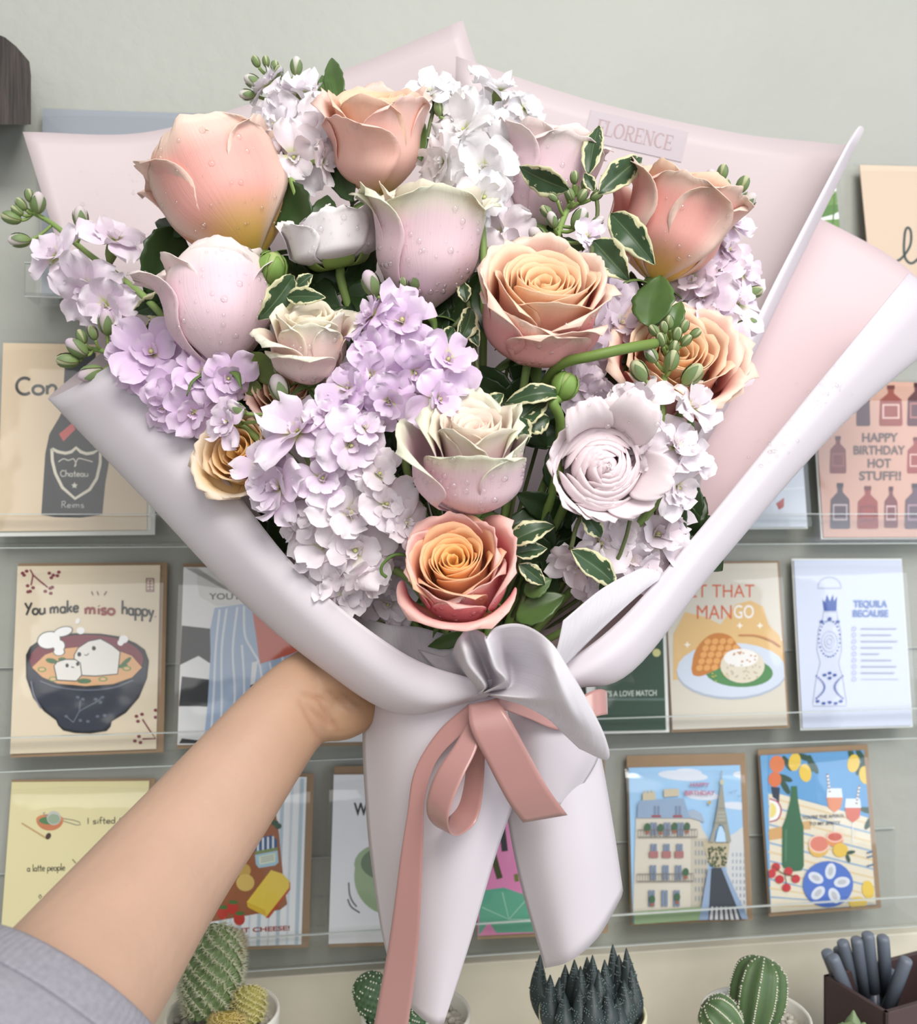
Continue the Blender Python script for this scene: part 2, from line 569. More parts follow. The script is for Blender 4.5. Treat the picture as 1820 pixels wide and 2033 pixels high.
class Card:
    """a greeting card standing in a rack; drawn in photo pixels cast on the card's own plane"""
    N = 0

    def __init__(s, bl, br, tl, label, face, env='kraft', ex=(4, -12, 14, 9), sleeve=True, lean=(.026, .010), sname='greeting_card'):
        a, b, c = Wp(*bl, lean[0]), Wp(*br, lean[0]), Wp(*tl, lean[1])
        s.o = a
        s.x = (b - a).normalized()
        up = c - a
        s.y = (up - s.x * up.dot(s.x)).normalized()
        s.n = s.x.cross(s.y).normalized()
        if s.n.dot(NW) < 0:
            s.n = -s.n
        s.w, s.h = (b - a).length, up.dot(s.y)
        s.t = thing(sname, label, 'greeting card', s.at(.5, 0), 'greeting cards in the wall racks')
        th = .0009
        m = MB()
        m.hexa([s.q(0, 0), s.q(s.w, 0), s.q(s.w, s.h), s.q(0, s.h), s.q(0, 0, -th), s.q(s.w, 0, -th), s.q(s.w, s.h, -th), s.q(0, s.h, -th)], S(*face))
        s.card = m.build('card_front', M_PAPER, s.t, False)
        px = s.w / max(1, abs(br[0] - bl[0]))
        if env:
            l, tp, r, bt = ex[0] * px, ex[1] * px, ex[2] * px, ex[3] * px
            m = MB()
            z = -.0018
            x0, x1, y0, y1 = -l + .004, s.w + r, -bt, s.h - tp
            x0 = -ex[0] * px
            m.hexa([s.q(x0, y0, z), s.q(x1, y0, z), s.q(x1, y1, z), s.q(x0, y1, z), s.q(x0, y0, z - .001), s.q(x1, y0, z - .001), s.q(x1, y1, z - .001), s.q(x0, y1, z - .001)])
            m.build('envelope', M_KRAFT if env == 'kraft' else M_WHITE_ENV, s.t, False)
        if sleeve:
            rnd = random.Random(Card.N)
            m = MB()
            rows = []
            for i in range(13):
                f = i / 12
                row = []
                for j in range(9):
                    g = j / 8
                    bow = .0016 + .0012 * sin(pi * g) * (.4 + .6 * f)
                    y = f * (s.h + .004)
                    z = bow
                    if f > .86:
                        k = (f - .86) / .14
                        z -= .0075 * k ** 2
                        y -= .0012 * k * sin(pi * g)
                    row.append(s.q(-.003 + g * (s.w + .006), y, z + .0006 + .0004 * rnd.random()))
                rows.append(row)
            m.grid(rows)
            m.build('clear_sleeve', M_SLEEVE, s.t)
        s.m = MB()
        s.lift = .00012
        Card.N += 1

    def q(s, x, y, z=0.0):
        return s.o + s.x * x + s.y * y + s.n * z

    def at(s, u, v, z=0.0):
        return s.q(u * s.w, v * s.h, z)

    def up(s):
        s.lift += .000012

    def cast(s, x, y):
        r = ray(x, y)
        k = (s.o - CAMP).dot(s.n) / r.dot(s.n)
        return CAMP + r * k

    def clip(s, p):
        d = p - s.o
        return (d.dot(s.x), d.dot(s.y))

    def put(s, pts, fs, col):
        vs = []
        for x, y in pts:
            u, v = s.clip(s.cast(x, y))
            vs.append(s.q(min(max(u, 0), s.w), min(max(v, 0), s.h), s.lift))
        s.m.add(vs, fs, S(*col))

    def poly(s, pts, col):
        s.up()
        s.put(pts, [tuple(range(len(pts)))], col)

    def ell(s, cx, cy, rx, ry, col, rot=0, a0=0, a1=360, n=24):
        c, d = cos(radians(rot)), sin(radians(rot))
        pts = []
        for i in range(n if a1 - a0 >= 360 else n + 1):
            t = radians(a0 + (a1 - a0) * i / n)
            x, y = rx * cos(t), ry * sin(t)
            pts.append((cx + x * c - y * d, cy + x * d + y * c))
        s.poly(pts, col)

    def line(s, pts, w, col, smooth=False, closed=False):
        if smooth and len(pts) > 2:
            pts = [(p.x, p.y) for p in spline([V((a, b, 0)) for a, b in pts], 6)]
        if closed:
            pts = pts + pts[:1]
        s.up()
        vs = []
        for i, p in enumerate(pts):
            a, b = pts[max(i - 1, 0)], pts[min(i + 1, len(pts) - 1)]
            dx, dy = b[0] - a[0], b[1] - a[1]
            l = sqrt(dx * dx + dy * dy) or 1
            nx, ny = -dy / l * w / 2, dx / l * w / 2
            vs += [(p[0] + nx, p[1] + ny), (p[0] - nx, p[1] - ny)]
        s.put(vs, [(2 * i, 2 * i + 1, 2 * i + 3, 2 * i + 2) for i in range(len(pts) - 1)], col)

    def rect(s, x0, y0, x1, y1, col):
        s.poly([(x0, y0), (x1, y0), (x1, y1), (x0, y1)], col)

    def text(s, body, x0, x1, y, h, col, bold=0.0, slope=0.0):
        """block letters between x0 and x1, baseline y, cap height h"""
        s.up()
        vs, fs = text_mesh(body, bold)
        a, b = min(v[0] for v in vs), max(v[0] for v in vs)
        k = (x1 - x0) / (b - a)
        s.put([(x0 + (vx - a) * k, y - vy / .7 * h + (vx - a) * k * slope) for vx, vy in vs], fs, col)

    def hand(s, body, x0, x1, y, h, w, col, slope=0.0):
        tot = sum(HAND[c][0] for c in body)
        k = (x1 - x0) / tot
        x = 0
        for c in body:
            wd, sts = HAND[c]
            for st in sts:
                pts = [(x0 + (x + a) * k, y - b * h + (x + a) * k * slope) for a, b in st]
                s.line(pts, w, col, smooth=len(pts) > 2)
                s.lift -= .000012
            x += wd
        s.up()

    def done(s):
        if s.m.v:
            s.m.build('printed_artwork', M_INK, s.t, False)
        return s


TAN = (226, 205, 175)
BLK = (44, 46, 48)
# champagne card
c = Card((-6, 1055), (291, 1052), (13, 681), 'tan card with a black champagne bottle drawing and white border', TAN, env='white', ex=(0, 4, 16, 10))
c.poly([(124, 815), (118, 828), (98, 862), (90, 900), (86, 960), (82, 1022), (110, 1027), (160, 1028), (203, 1022), (209, 960), (216, 920), (212, 870), (196, 830), (190, 815), (190, 700), (130, 700)], BLK)
c.poly([(117, 862), (126, 876), (150, 852), (143, 840)], (205, 92, 88))
sh = [(103, 891), (115, 897), (130, 900), (142, 897), (151, 889), (160, 897), (172, 901), (185, 899), (199, 892), (199, 920), (192, 950), (178, 972), (149, 990), (124, 968), (110, 940), (104, 915)]
c.line(sh, 6, (226, 220, 200), closed=True)
c.line([(116, 917), (126, 911), (136, 914), (146, 911), (151, 922), (148, 926), (155, 911), (166, 912), (184, 917)], 2, (214, 210, 196), smooth=True)
c.hand('Chateau', 120, 176, 946, 13, 1.8, (206, 203, 192))
c.poly([(148 + (7 if i % 2 == 0 else 3) * sin(i * pi / 5), 964 - (7 if i % 2 == 0 else 3) * cos(i * pi / 5)) for i in range(10)], (222, 218, 205))
c.hand('Reims', 122, 168, 1008, 13, 1.6, (180, 180, 175))
c.hand('Con', 32, 118, 783, 36, 6, (66, 68, 66))
c.hand('g', 122, 150, 783, 36, 6, (66, 68, 66))
c.done()

# soup bowl card
c = Card((20, 1497), (310, 1487), (35, 1124), 'cream card with a dark blue soup bowl and tofu cubes drawing', (230, 216, 190), ex=(0, -6, 14, 8))
RD = (128, 52, 62)
for (cx, cy) in [(45, 1138), (53, 1134), (48, 1142), (98, 1138), (106, 1142), (114, 1143), (102, 1147), (117, 1136), (55, 1163), (60, 1174), (66, 1167), (56, 1175), (90, 1174), (100, 1168), (101, 1178), (104, 1166),
                 (271, 1422), (282, 1418), (274, 1432), (309, 1410), (309, 1424), (276, 1462), (268, 1471), (279, 1474)]:
    c.ell(cx, cy, 4, 3.4, RD, n=8)
c.line([(60, 1131), (66, 1141), (62, 1162)], 3, RD)
c.line([(64, 1140), (80, 1154), (95, 1166)], 3, RD)
c.line([(283, 1428), (296, 1448), (309, 1466), (283, 1467)], 3, RD)
c.rect(290, 1148, 306, 1175, (132, 82, 84))
c.rect(292, 1150, 304, 1173, (226, 206, 186))
for k in range(4):
    c.line([(293, 1153 + 6 * k), (303, 1153 + 6 * k)], 1.6, (132, 82, 84))
c.line([(298, 1151), (298, 1172)], 1.6, (132, 82, 84))
for x in (182, 193, 212):
    c.line([(x, 1174), (x + (3 if x < 200 else -5), 1182)], 2.4, (110, 90, 78))
c.hand('You make', 50, 158, 1221, 24, 4, (48, 48, 44), slope=-.06)
c.hand('miso', 169, 230, 1219, 24, 5, (150, 62, 58), slope=.02)
c.hand('happy.', 242, 312, 1219, 27, 4, (48, 48, 44), slope=.09)
NV = (47, 52, 66)
c.poly([(52, 1300), (60, 1284), (80, 1270), (110, 1260), (150, 1257), (200, 1258), (240, 1264), (270, 1277), (288, 1290), (296, 1312), (292, 1346), (276, 1385), (250, 1415), (222, 1432), (220, 1442), (212, 1451), (180, 1456), (150, 1455), (126, 1450), (116, 1440), (112, 1430), (88, 1412), (66, 1385), (52, 1345)], (26, 27, 32))
c.ell(172, 1310, 113, 50, (124, 48, 62))
c.poly([(64, 1325), (90, 1300), (125, 1288), (170, 1283), (225, 1288), (262, 1302), (282, 1325), (262, 1345), (225, 1358), (170, 1362), (115, 1357), (84, 1344)], (222, 172, 122))
c.poly([(54, 1310), (64, 1326), (84, 1346), (115, 1360), (170, 1366), (225, 1361), (262, 1347), (282, 1327), (292, 1310), (288, 1350), (272, 1384), (246, 1412), (220, 1428), (216, 1440), (205, 1448), (165, 1452), (130, 1446), (118, 1438), (114, 1426), (92, 1408), (70, 1383), (58, 1345)], NV)
c.line([(80, 1352), (115, 1364), (170, 1370), (225, 1365), (265, 1350)], 2, (110, 118, 134), smooth=True)
c.line([(62, 1352), (68, 1380), (82, 1406)], 3, (120, 126, 140), smooth=True)
for p in ([(146, 1434), (158, 1412), (190, 1394), (202, 1386)], [(158, 1412), (160, 1390)], [(146, 1434), (134, 1424)]):
    c.line(p, 2, (104, 112, 128))
for (x, y) in [(155, 1384), (165, 1388), (190, 1388), (204, 1384), (200, 1394), (132, 1422), (194, 1422), (208, 1420), (160, 1430), (175, 1432)]:
    c.ell(x, y, 4, 3, (98, 106, 122), n=8)
for x, y, a, b, rr in [(103, 1312, 12, 5, 12), (124, 1309, 8, 4, 0), (168, 1352, 14, 5, 0), (250, 1314, 14, 4, -40), (244, 1322, 10, 4, -10)]:
    c.ell(x, y, a, b, (72, 112, 66), rr)
for x, y in [(84, 1329), (106, 1348), (205, 1348), (252, 1327)]:
    c.ell(x, y, 9, 5, (118, 150, 84))
    c.ell(x, y, 6, 3, (222, 180, 130))
IN = (60, 56, 54)
tf = [(148, 1340), (148, 1300), (156, 1286), (176, 1273), (200, 1268), (222, 1280), (239, 1294), (234, 1338), (190, 1342)]
c.poly(tf, (232, 230, 224))
c.line(tf, 2, IN, closed=True)
c.ell(158, 1299, 4, 4.5, (30, 28, 28)); c.ell(187, 1287, 4, 4.5, (30, 28, 28))
c.line([(168, 1300), (173, 1301), (177, 1297)], 1.8, IN)
tf = [(114, 1350), (108, 1322), (114, 1314), (130, 1309), (150, 1309), (160, 1316), (163, 1340), (152, 1352)]
c.poly(tf, (232, 230, 224))
c.line(tf, 2, IN, closed=True)
c.ell(134, 1321, 3.4, 4, (30, 28, 28)); c.ell(155, 1318, 3.4, 4, (30, 28, 28)); c.line([(142, 1324), (148, 1325)], 2, IN)
for x, y, a, b, rr in [(98, 1271, 24, 18, -10), (126, 1254, 20, 10, -15), (118, 1282, 13, 12, 0), (118, 1294, 12, 8, 0)]:
    c.ell(x, y, a, b, (96, 92, 88), rr)
for x, y, a, b, rr in [(98, 1271, 22, 16, -10), (126, 1254, 18, 8.5, -15), (118, 1282, 11, 11, 0), (118, 1294, 10, 7, 0), (161, 1252, 8, 7, 0), (155, 1233, 4, 6, 20), (246, 1269, 9, 8, 0), (240, 1276, 6, 6, 0)]:
    c.ell(x, y, a, b, (246, 246, 246), rr)
c.done()

# striped trousers card
c = Card((352, 1479), (607, 1474), (367, 1126), 'white and black card with light blue striped trousers and red bag', (240, 241, 242), ex=(2, -8, 12, 8))
c.poly([(368, 1128), (390, 1126), (392, 1160), (396, 1185), (430, 1203), (500, 1200), (620, 1190), (620, 1128)], (224, 224, 222))
for y0, y1, y2 in [(1242, 1320, 1306), (1343, 1402, 1407), (1466, 1476, 1480)]:
    c.poly([(361, y0), (425, y0 + 7), (425, y1 + 2), (394, y1 - 18 if y0 < 1300 else y1), (355, y1)], (38, 39, 42))
c.poly([(426, 1207), (506, 1196), (600, 1190), (604, 1470), (404, 1476), (412, 1400), (418, 1300), (417, 1250)], (168, 190, 218))
c.poly([(500, 1315), (512, 1312), (505, 1360), (497, 1360)], (235, 238, 242))
c.poly([(497, 1360), (505, 1358), (500, 1385), (495, 1385)], (38, 39, 42))
for pts in ([(436, 1210), (428, 1290), (424, 1380), (418, 1470)], [(450, 1208), (440, 1290), (440, 1400), (436, 1470)], [(471, 1205), (462, 1290), (466, 1380), (458, 1470)], [(484, 1204), (486, 1260), (500, 1290), (514, 1315), (520, 1350)], [(480, 1280), (484, 1340), (484, 1400), (478, 1470)], [(535, 1315), (540, 1350), (530, 1400)], [(560, 1300), (565, 1350)]):
    c.line(pts, 4.5, (226, 234, 244), smooth=True)
c.poly([(497, 1188), (560, 1190), (612, 1250), (612, 1285), (575, 1300), (516, 1318), (508, 1260)], (206, 98, 78))
c.text("YOU'RE GOLD", 415, 560, 1190, 12, (70, 70, 70), .02)
c.done()

c = Card((640, 1474), (880, 1470), (654, 1124), 'plain white card mostly hidden behind the hand and the wrapping tail', (238, 240, 242), ex=(4, -10, 10, 8))
c.done()

# pale yellow card
c = Card((-3, 1915), (277, 1905), (13, 1553), 'pale yellow card with a matcha bowl and strainer drawing', (222, 213, 166), ex=(2, -4, 12, 8))
c.ell(99, 1627, 27, 22, (196, 124, 84), a0=0, a1=180)
c.ell(99, 1626, 27, 10, (206, 134, 92))
c.ell(99, 1629, 22, 8, (88, 128, 84))
c.ell(107, 1624, 14, 14, (188, 190, 184))
c.ell(107, 1626, 12, 10, (150, 168, 144))
c.line([(90, 1613), (86, 1614), (88, 1618), (96, 1619)], 2, (140, 140, 130))
c.line([(126, 1625), (145, 1628), (158, 1632), (160, 1637), (152, 1638), (126, 1630)], 2, (150, 146, 126))
c.line([(43, 1634), (92, 1664)], 3, (190, 156, 104))
c.ell(96, 1660, 7, 5, (72, 54, 46), -60)
c.hand('I sifted through', 173, 300, 1636, 13, 1.7, (70, 66, 52), slope=-.03)
c.hand('a latte people', 54, 130, 1730, 14, 1.5, (62, 58, 46), slope=-.03)
c.line([(144, 1706), (151, 1714)], 2, (110, 104, 80))
c.line([(80, 1776), (83, 1780), (80, 1784), (77, 1780)], 1.6, (90, 84, 64), closed=True)
c.done()

# cheese board card
c = Card((338, 1884), (598, 1875), (352, 1545), 'white card with blue stripes and a cheese board drawing', (238, 241, 243), ex=(2, -6, 15, 8))
for k in range(14):
    x = 350 + 19 * k
    c.line([(x + 3, 1546), (x - 9, 1884)], 7 if k % 2 else 4, (186, 204, 214) if k % 2 else (212, 222, 228))
c.poly([(352, 1640), (545, 1600), (553, 1650), (562, 1740), (570, 1795), (556, 1806), (430, 1828), (345, 1840)], (158, 98, 66))
for x, y in [(536, 1628), (546, 1634), (552, 1640), (540, 1620)]:
    c.ell(x, y, 7, 6, (62, 90, 70))
c.poly([(508, 1664), (540, 1658), (550, 1668), (550, 1684), (506, 1692)], (66, 94, 140))
for k in range(4):
    c.line([(512 + 10 * k, 1664 - 1.4 * k), (512 + 10 * k, 1690 - 1.4 * k)], 4, (224, 230, 236))
c.poly([(506, 1690), (551, 1682), (551, 1687), (507, 1696)], (128, 150, 92))
c.poly([(506, 1697), (551, 1688), (553, 1712), (546, 1718), (514, 1723), (508, 1716)], (168, 204, 220))
c.poly([(513, 1700), (547, 1693), (547, 1711), (515, 1717)], (216, 226, 204))
for k in range(3):
    c.line([(518, 1703 + 4 * k), (543, 1698 + 4 * k)], 1.2, (150, 160, 150))
c.ell(484, 1728, 14, 14, (204, 168, 90)); c.ell(487, 1752, 18, 17, (222, 190, 108))
c.poly([(538, 1728), (560, 1736), (576, 1752), (576, 1766), (534, 1822), (528, 1822)], (190, 84, 50))
c.poly([(538, 1727), (560, 1734), (574, 1748), (574, 1762), (530, 1818), (492, 1800), (490, 1790)], (238, 208, 84))
c.poly([(490, 1790), (526, 1806), (530, 1820), (494, 1802)], (224, 186, 62))
for x, y in [(442, 1812), (462, 1802), (475, 1824)]:
    c.ell(x, y, 11, 13, (194, 66, 56))
    c.ell(x + 1, y - 11, 9, 4, (84, 122, 68))
c.text("MAKE IT CHEESE!", 420, 575, 1854, 9, (160, 56, 50), .02, slope=-.05)
c.done()

# green cup card
c = Card((652, 1874), (900, 1866), (665, 1538), 'white card with a wobbling green cup drawing', (236, 238, 241), ex=(0, -16, 14, 8))
c.text('WOBBLE'[0], 702, 730, 1618, 24, (48, 48, 50), .03)
c.ell(775, 1740, 72, 76, (158, 180, 142), a0=-20, a1=200)
c.ell(773, 1716, 70, 44, (158, 180, 142))
c.ell(776, 1714, 60, 36, (110, 130, 104))
c.line([(692, 1752), (694, 1775), (700, 1790), (708, 1800)], 3, (110, 112, 116), smooth=True)
c.line([(690, 1785), (697, 1800), (714, 1812)], 3, (110, 112, 116), smooth=True)
c.done()

# pink card with lotus leaf
c = Card((948, 1858), (1196, 1846), (958, 1500), 'bright pink card with a teal lotus leaf drawing', (214, 132, 176), ex=(0, -4, 12, 8))
c.poly([(950, 1858), (952, 1790), (956, 1768), (1000, 1762), (1040, 1776), (1090, 1780), (1130, 1800), (1130, 1850), (985, 1852), (970, 1830)], (92, 164, 138))
for a in range(7):
    c.line([(1010, 1825), (1010 + 60 * cos(a * .9), 1825 - 55 * abs(sin(a * .9)))], 1.6, (150, 200, 178))
c.line([(978, 1692), (985, 1720), (992, 1744)], 12, (70, 74, 44))
c.line([(996, 1640), (1002, 1690)], 12, (34, 34, 36))
c.line([(1024, 1735), (1026, 1750)], 8, (110, 120, 60))
c.done()

# dark green card
c = Card((1185, 1452), (1322, 1449), (1188, 1118), 'dark green card lettered with a love match line', (52, 78, 62), ex=(18, -6, 8, 5), env='white')
c.text("IT'S A LOVE MATCH", 1197, 1303, 1383, 11, (196, 206, 196), .02, slope=-.02)
c.ell(1303, 1296, 8, 8, (206, 204, 140)); c.ell(1282, 1240, 8, 8, (206, 204, 140))
c.rect(1186, 1386, 1322, 1391, (92, 112, 104))
c.done()

# mango card
c = Card((1335, 1449), (1563, 1440), (1337, 1120), 'cream card with a mango and rice plate drawing', (214, 208, 194), ex=(2, -4, 6, 5))
AM = (222, 186, 128)
c.poly([(1336, 1260), (1360, 1215), (1400, 1225), (1430, 1240), (1460, 1200), (1490, 1192), (1515, 1205), (1525, 1240), (1545, 1260), (1563, 1275), (1563, 1340), (1336, 1350)], AM)
OR = (208, 102, 70)
c.text('GET THAT', 1345, 1497, 1186, 26, OR, 0)
c.text('MAN', 1383, 1452, 1229, 28, OR, 0)
c.text('GO', 1456, 1496, 1227, 26, (238, 238, 236), .008)
for x, y in [(1364, 1280), (1555, 1270), (1468, 1242), (1508, 1242)]:
    c.poly([(x, y - 7), (x + 2, y - 2), (x + 7, y), (x + 2, y + 2), (x, y + 7), (x - 2, y + 2), (x - 7, y), (x - 2, y - 2)], (244, 238, 222))
c.ell(1452, 1334, 110, 55, (176, 186, 200))
c.ell(1452, 1330, 109, 54, (206, 216, 230))
c.ell(1466, 1334, 68, 30, (86, 138, 86), 3)
mg = [(1372, 1328), (1378, 1296), (1396, 1270), (1420, 1257), (1448, 1262), (1465, 1282), (1484, 1300), (1460, 1312), (1420, 1330), (1392, 1342), (1376, 1340)]
c.poly([(p.x, p.y) for p in spline([V((*q, 0)) for q in mg + mg[:1]], 5)][:-1], (196, 126, 60))
for i in range(5):
    for j in range(5):
        x, y = 1388 + 15 * i + 4 * j, 1326 - 13 * j + 2 * i - 6 * i * .4
        if y > 1262 + abs(x - 1420) * .25 and y < 1330 - (x - 1400) * .25:
            c.ell(x, y, 7, 6, (224, 164, 96), -30, n=10)
c.ell(1473, 1322, 44, 34, (220, 212, 192))
c.ell(1470, 1306, 34, 18, (238, 236, 232))
rn = random.Random(4)
for k in range(26):
    c.ell(1473 + rn.uniform(-34, 34), 1330 + rn.uniform(-12, 20), 2.4, 1.6, (188, 178, 156), rn.uniform(0, 180), n=6)
for k in range(14):
    c.ell(1475 + rn.uniform(-20, 24), 1302 + rn.uniform(-8, 12), 2, 1.4, (196, 130, 70), n=6)
for k in range(8):
    c.ell(1425 + rn.uniform(-14, 20), 1344 + rn.uniform(-10, 8), 2, 1.4, (200, 190, 90), n=6)
c.line([(1466, 1261), (1500, 1262), (1530, 1272), (1548, 1284)], 3, (196, 132, 88), smooth=True)
c.done()

# white bottle card, the blue window's reflection put into its face colour
c = Card((1593, 1446), (1810, 1440), (1591, 1112), 'white glossy card with a blue patterned bottle drawing and checklist', (206, 214, 234), ex=(2, -3, 4, 4), env='white')
GB, DB = (160, 170, 190), (66, 92, 164)
c.line([(1646 + 23 * cos(t * pi / 10), 1166 - 20 * sin(t * pi / 10)) for t in range(11)], 2, GB)
c.line([(1622, 1168), (1670, 1168)], 2, GB)
c.poly([(1635, 1213), (1632, 1190), (1637, 1196), (1641, 1180), (1647, 1194), (1653, 1180), (1655, 1194), (1661, 1184), (1660, 1213)], DB)
bo = [(1634, 1215), (1633, 1226), (1624, 1250), (1621, 1290), (1628, 1316), (1620, 1345), (1613, 1395), (1614, 1402), (1678, 1402), (1680, 1395), (1672, 1345), (1664, 1316), (1670, 1290), (1668, 1250), (1662, 1226), (1661, 1215)]
c.line(bo, 1.6, GB, closed=True)
for k in range(26):
    t = 2 * pi * k / 26
    c.ell(1646 + 21 * cos(t), 1268 + 36 * sin(t), 2.2, 1.8, DB if k % 2 else (120, 136, 186), n=6)
for r_ in (16, 10, 5):
    c.line([(1646 + r_ * cos(k * pi / 8), 1274 + r_ * 1.3 * sin(k * pi / 8)) for k in range(16)], 1, (176, 186, 210), closed=True)
for k in range(13):
    t = pi * k / 12
    for sx in (-1, 1):
        c.ell(1646 + sx * (26 - 16 * sin(t)), 1342 + 44 * k / 12, 2.2, 1.8, (90, 108, 170), n=6)
for x, y in [(1636, 1340), (1646, 1336), (1656, 1340), (1646, 1346), (1622, 1392), (1646, 1394), (1668, 1392), (1634, 1396), (1658, 1396), (1630, 1234), (1646, 1228), (1662, 1234)]:
    c.ell(x, y, 4, 3, DB, n=7)
c.text('TEQUILA', 1693, 1760, 1205, 13, (110, 138, 192), .03)
c.text('BECAUSE', 1692, 1762, 1224, 13, (110, 138, 192), .03)
for k in range(9):
    y = 1248 + 12.5 * k
    c.line([(1694 + 4 * cos(q * pi / 4), y + 4 * sin(q * pi / 4)) for q in range(8)], 1, (150, 160, 190), closed=True)
    c.line([(1708, y), (1708 + [70, 60, 72, 62, 36, 60, 70, 66, 74][k], y)], 2.4 if k < 8 else 1, (166, 174, 190))
c.done()

# hot sauce card
c = Card((1635, 1067), (1884, 1066), (1630, 755), 'salmon pink birthday card covered in hot sauce bottle drawings', (202, 160, 142), env='white', ex=(3, 6, 3, 3))


def sauce(x, y0, y1, w, col, lab=None, shape=0):
    h = y1 - y0
    nk = w * (.16 if shape else .13)
    c.poly([(x - nk, y0), (x + nk, y0), (x + nk, y0 + h * .2), (x + w * .46, y0 + h * .36), (x + w * .5, y1 - 4), (x + w * .44, y1), (x - w * .44, y1), (x - w * .5, y1 - 4), (x - w * .46, y0 + h * .36), (x - nk, y0 + h * .2)], col)
    c.rect(x - nk * 1.25, y0, x + nk * 1.25, y0 + h * .1, tuple(int(q * .7) for q in col))
    if lab:
        c.rect(x - w * .36, y0 + h * .46, x + w * .36, y1 - h * .18, lab)
        c.rect(x - w * .29, y0 + h * .5, x + w * .29, y1 - h * .22, col)


BR_ = (110, 62, 58)
sauce(1713, 764, 846, 28, (84, 62, 62))
sauce(1768, 765, 846, 47, (146, 74, 62), (214, 180, 170))
sauce(1820, 760, 846, 40, (92, 52, 54), (170, 110, 104))
sauce(1663, 866, 940, 33, (120, 60, 54), (150, 92, 86))
sauce(1818, 868, 940, 36, (150, 72, 64), (212, 176, 166))
sauce(1667, 959, 1050, 40, (82, 66, 72), (176, 160, 160))
sauce(1722, 965, 1050, 42, (148, 66, 56), (120, 54, 54))
sauce(1768, 966, 1048, 27, (118, 62, 62), (206, 176, 172))
sauce(1816, 960, 1050, 42, (96, 76, 86), (160, 130, 140))
GR = (104, 88, 82)
c.text('HAPPY', 1711, 1782, 877, 17, GR, .025)
c.text('BIRTHDAY', 1694, 1796, 902, 17, GR, .025)
c.text('HOT', 1722, 1768, 928, 17, GR, .025)
c.text('STUFF!!', 1705, 1788, 953, 17, GR, .025)
c.done()

c = Card((1368, 1048), (1602, 1046), (1366, 745), 'white card with a small red corner drawing behind the paper roll', (218, 226, 236), env='white', ex=(2, 4, 3, 3))
c.poly([(1540, 1000), (1556, 988), (1556, 1006), (1546, 1012)], (186, 92, 86))
c.line([(1500, 975), (1600, 968)], 2, (240, 244, 248))
c.done()

# upper row
c = Card((1737, 648), (1990, 648), (1733, 328), 'pale tan card with a looping grey letter at the right edge', (214, 192, 170), env=None)
c.line([(1773, 522), (1790, 512), (1806, 488), (1808, 462), (1802, 452), (1796, 462), (1794, 500), (1800, 518), (1812, 522), (1830, 505)], 5, (70, 80, 78), smooth=True)
c.hand('ol', 1836, 1880, 522, 60, 5, (70, 80, 78))
c.done()
c = Card((1440, 650), (1686, 649), (1437, 328), 'white card with a green palm leaf drawing behind the paper edge', (238, 242, 238), env=None)
for k in range(7):
    c.ell(1650 - 6 * k + 14 * (k % 2), 420 + 26 * (k - 2), 58, 10, (112, 146, 84) if k % 2 else (92, 130, 70), -35 + 10 * k)
c.line([(1690, 340), (1655, 420), (1640, 560)], 3, (84, 118, 64))
c.done()
c = Card((82, 588), (490, 590), (98, 216), 'grey glossy card behind the top left corner of the wrapping paper', (150, 156, 164), env='white', ex=(0, -2, 2, 2))
c.done()

# city street card: pixel helper from a 3.434x enlargement
def z4(x, y):
    return (1230 + x / 3.434, 1460 + y / 3.434)


def zz(*pts):
    return [z4(*p) for p in pts]


c = Card((1256, 1833), (1482, 1822), (1263, 1524), 'birthday card with a city street, balconied building and iron tower', (158, 198, 232), ex=(2, -22, 14, 6))
for x, y, a, b_ in [(430, 275, 170, 34), (850, 270, 80, 26), (560, 410, 120, 30), (800, 480, 110, 26), (470, 250, 90, 24)]:
    c.ell(*z4(x, y), a / 3.434, b_ / 3.434, (214, 222, 234), 4)
c.poly(zz((720, 700), (790, 660), (880, 620), (900, 1250), (740, 1250)), (206, 208, 208))
for i in range(5):
    for j in range(9):
        c.rect(*z4(765 + 26 * i, 800 + 46 * j), *z4(775 + 26 * i, 826 + 46 * j), (160, 168, 178))
STN = (206, 200, 186)
c.poly(zz((90, 1160), (108, 560), (540, 560), (560, 640), (600, 700), (600, 1240), (90, 1240)), STN)
c.poly(zz((480, 700), (600, 700), (600, 1230), (480, 1180)), (188, 182, 166))
for i in range(4):
    for j in range(7):
        c.rect(*z4(510 + 22 * i, 720 + 62 * j), *z4(520 + 22 * i, 755 + 62 * j), (140, 146, 152))
c.poly(zz((560, 720), (745, 720), (740, 800), (720, 900), (640, 900), (596, 850)), (186, 176, 148))
rn = random.Random(9)
for k in range(70):
    c.ell(*z4(600 + rn.random() * 120, 760 + rn.random() * 130), 2.6, 2, rn.choice([(72, 84, 58), (92, 108, 74), (120, 124, 92), (60, 66, 48)]), rn.random() * 180, n=6)
SL = (142, 164, 190)
c.poly(zz((112, 560), (118, 470), (140, 440), (430, 425), (460, 520), (490, 560)), SL)
c.poly(zz((455, 520), (500, 500), (550, 530), (575, 590), (480, 560)), (160, 176, 194))
c.poly(zz((150, 440), (150, 390), (235, 385), (240, 435)), (196, 186, 160)); c.poly(zz((295, 418), (295, 365), (395, 360), (398, 410)), (196, 186, 160))
for x in (165, 190, 215, 310, 335, 360, 382):
    c.rect(*z4(x, 372), *z4(x + 12, 388), (196, 186, 160))
WN, LN = (118, 134, 158), (120, 116, 110)
for x in (225, 370):
    c.rect(*z4(x, 478), *z4(x + 16, 540), WN); c.rect(*z4(x + 24, 478), *z4(x + 40, 540), WN)
    c.rect(*z4(x - 14, 540), *z4(x + 50, 556), (150, 84, 88))
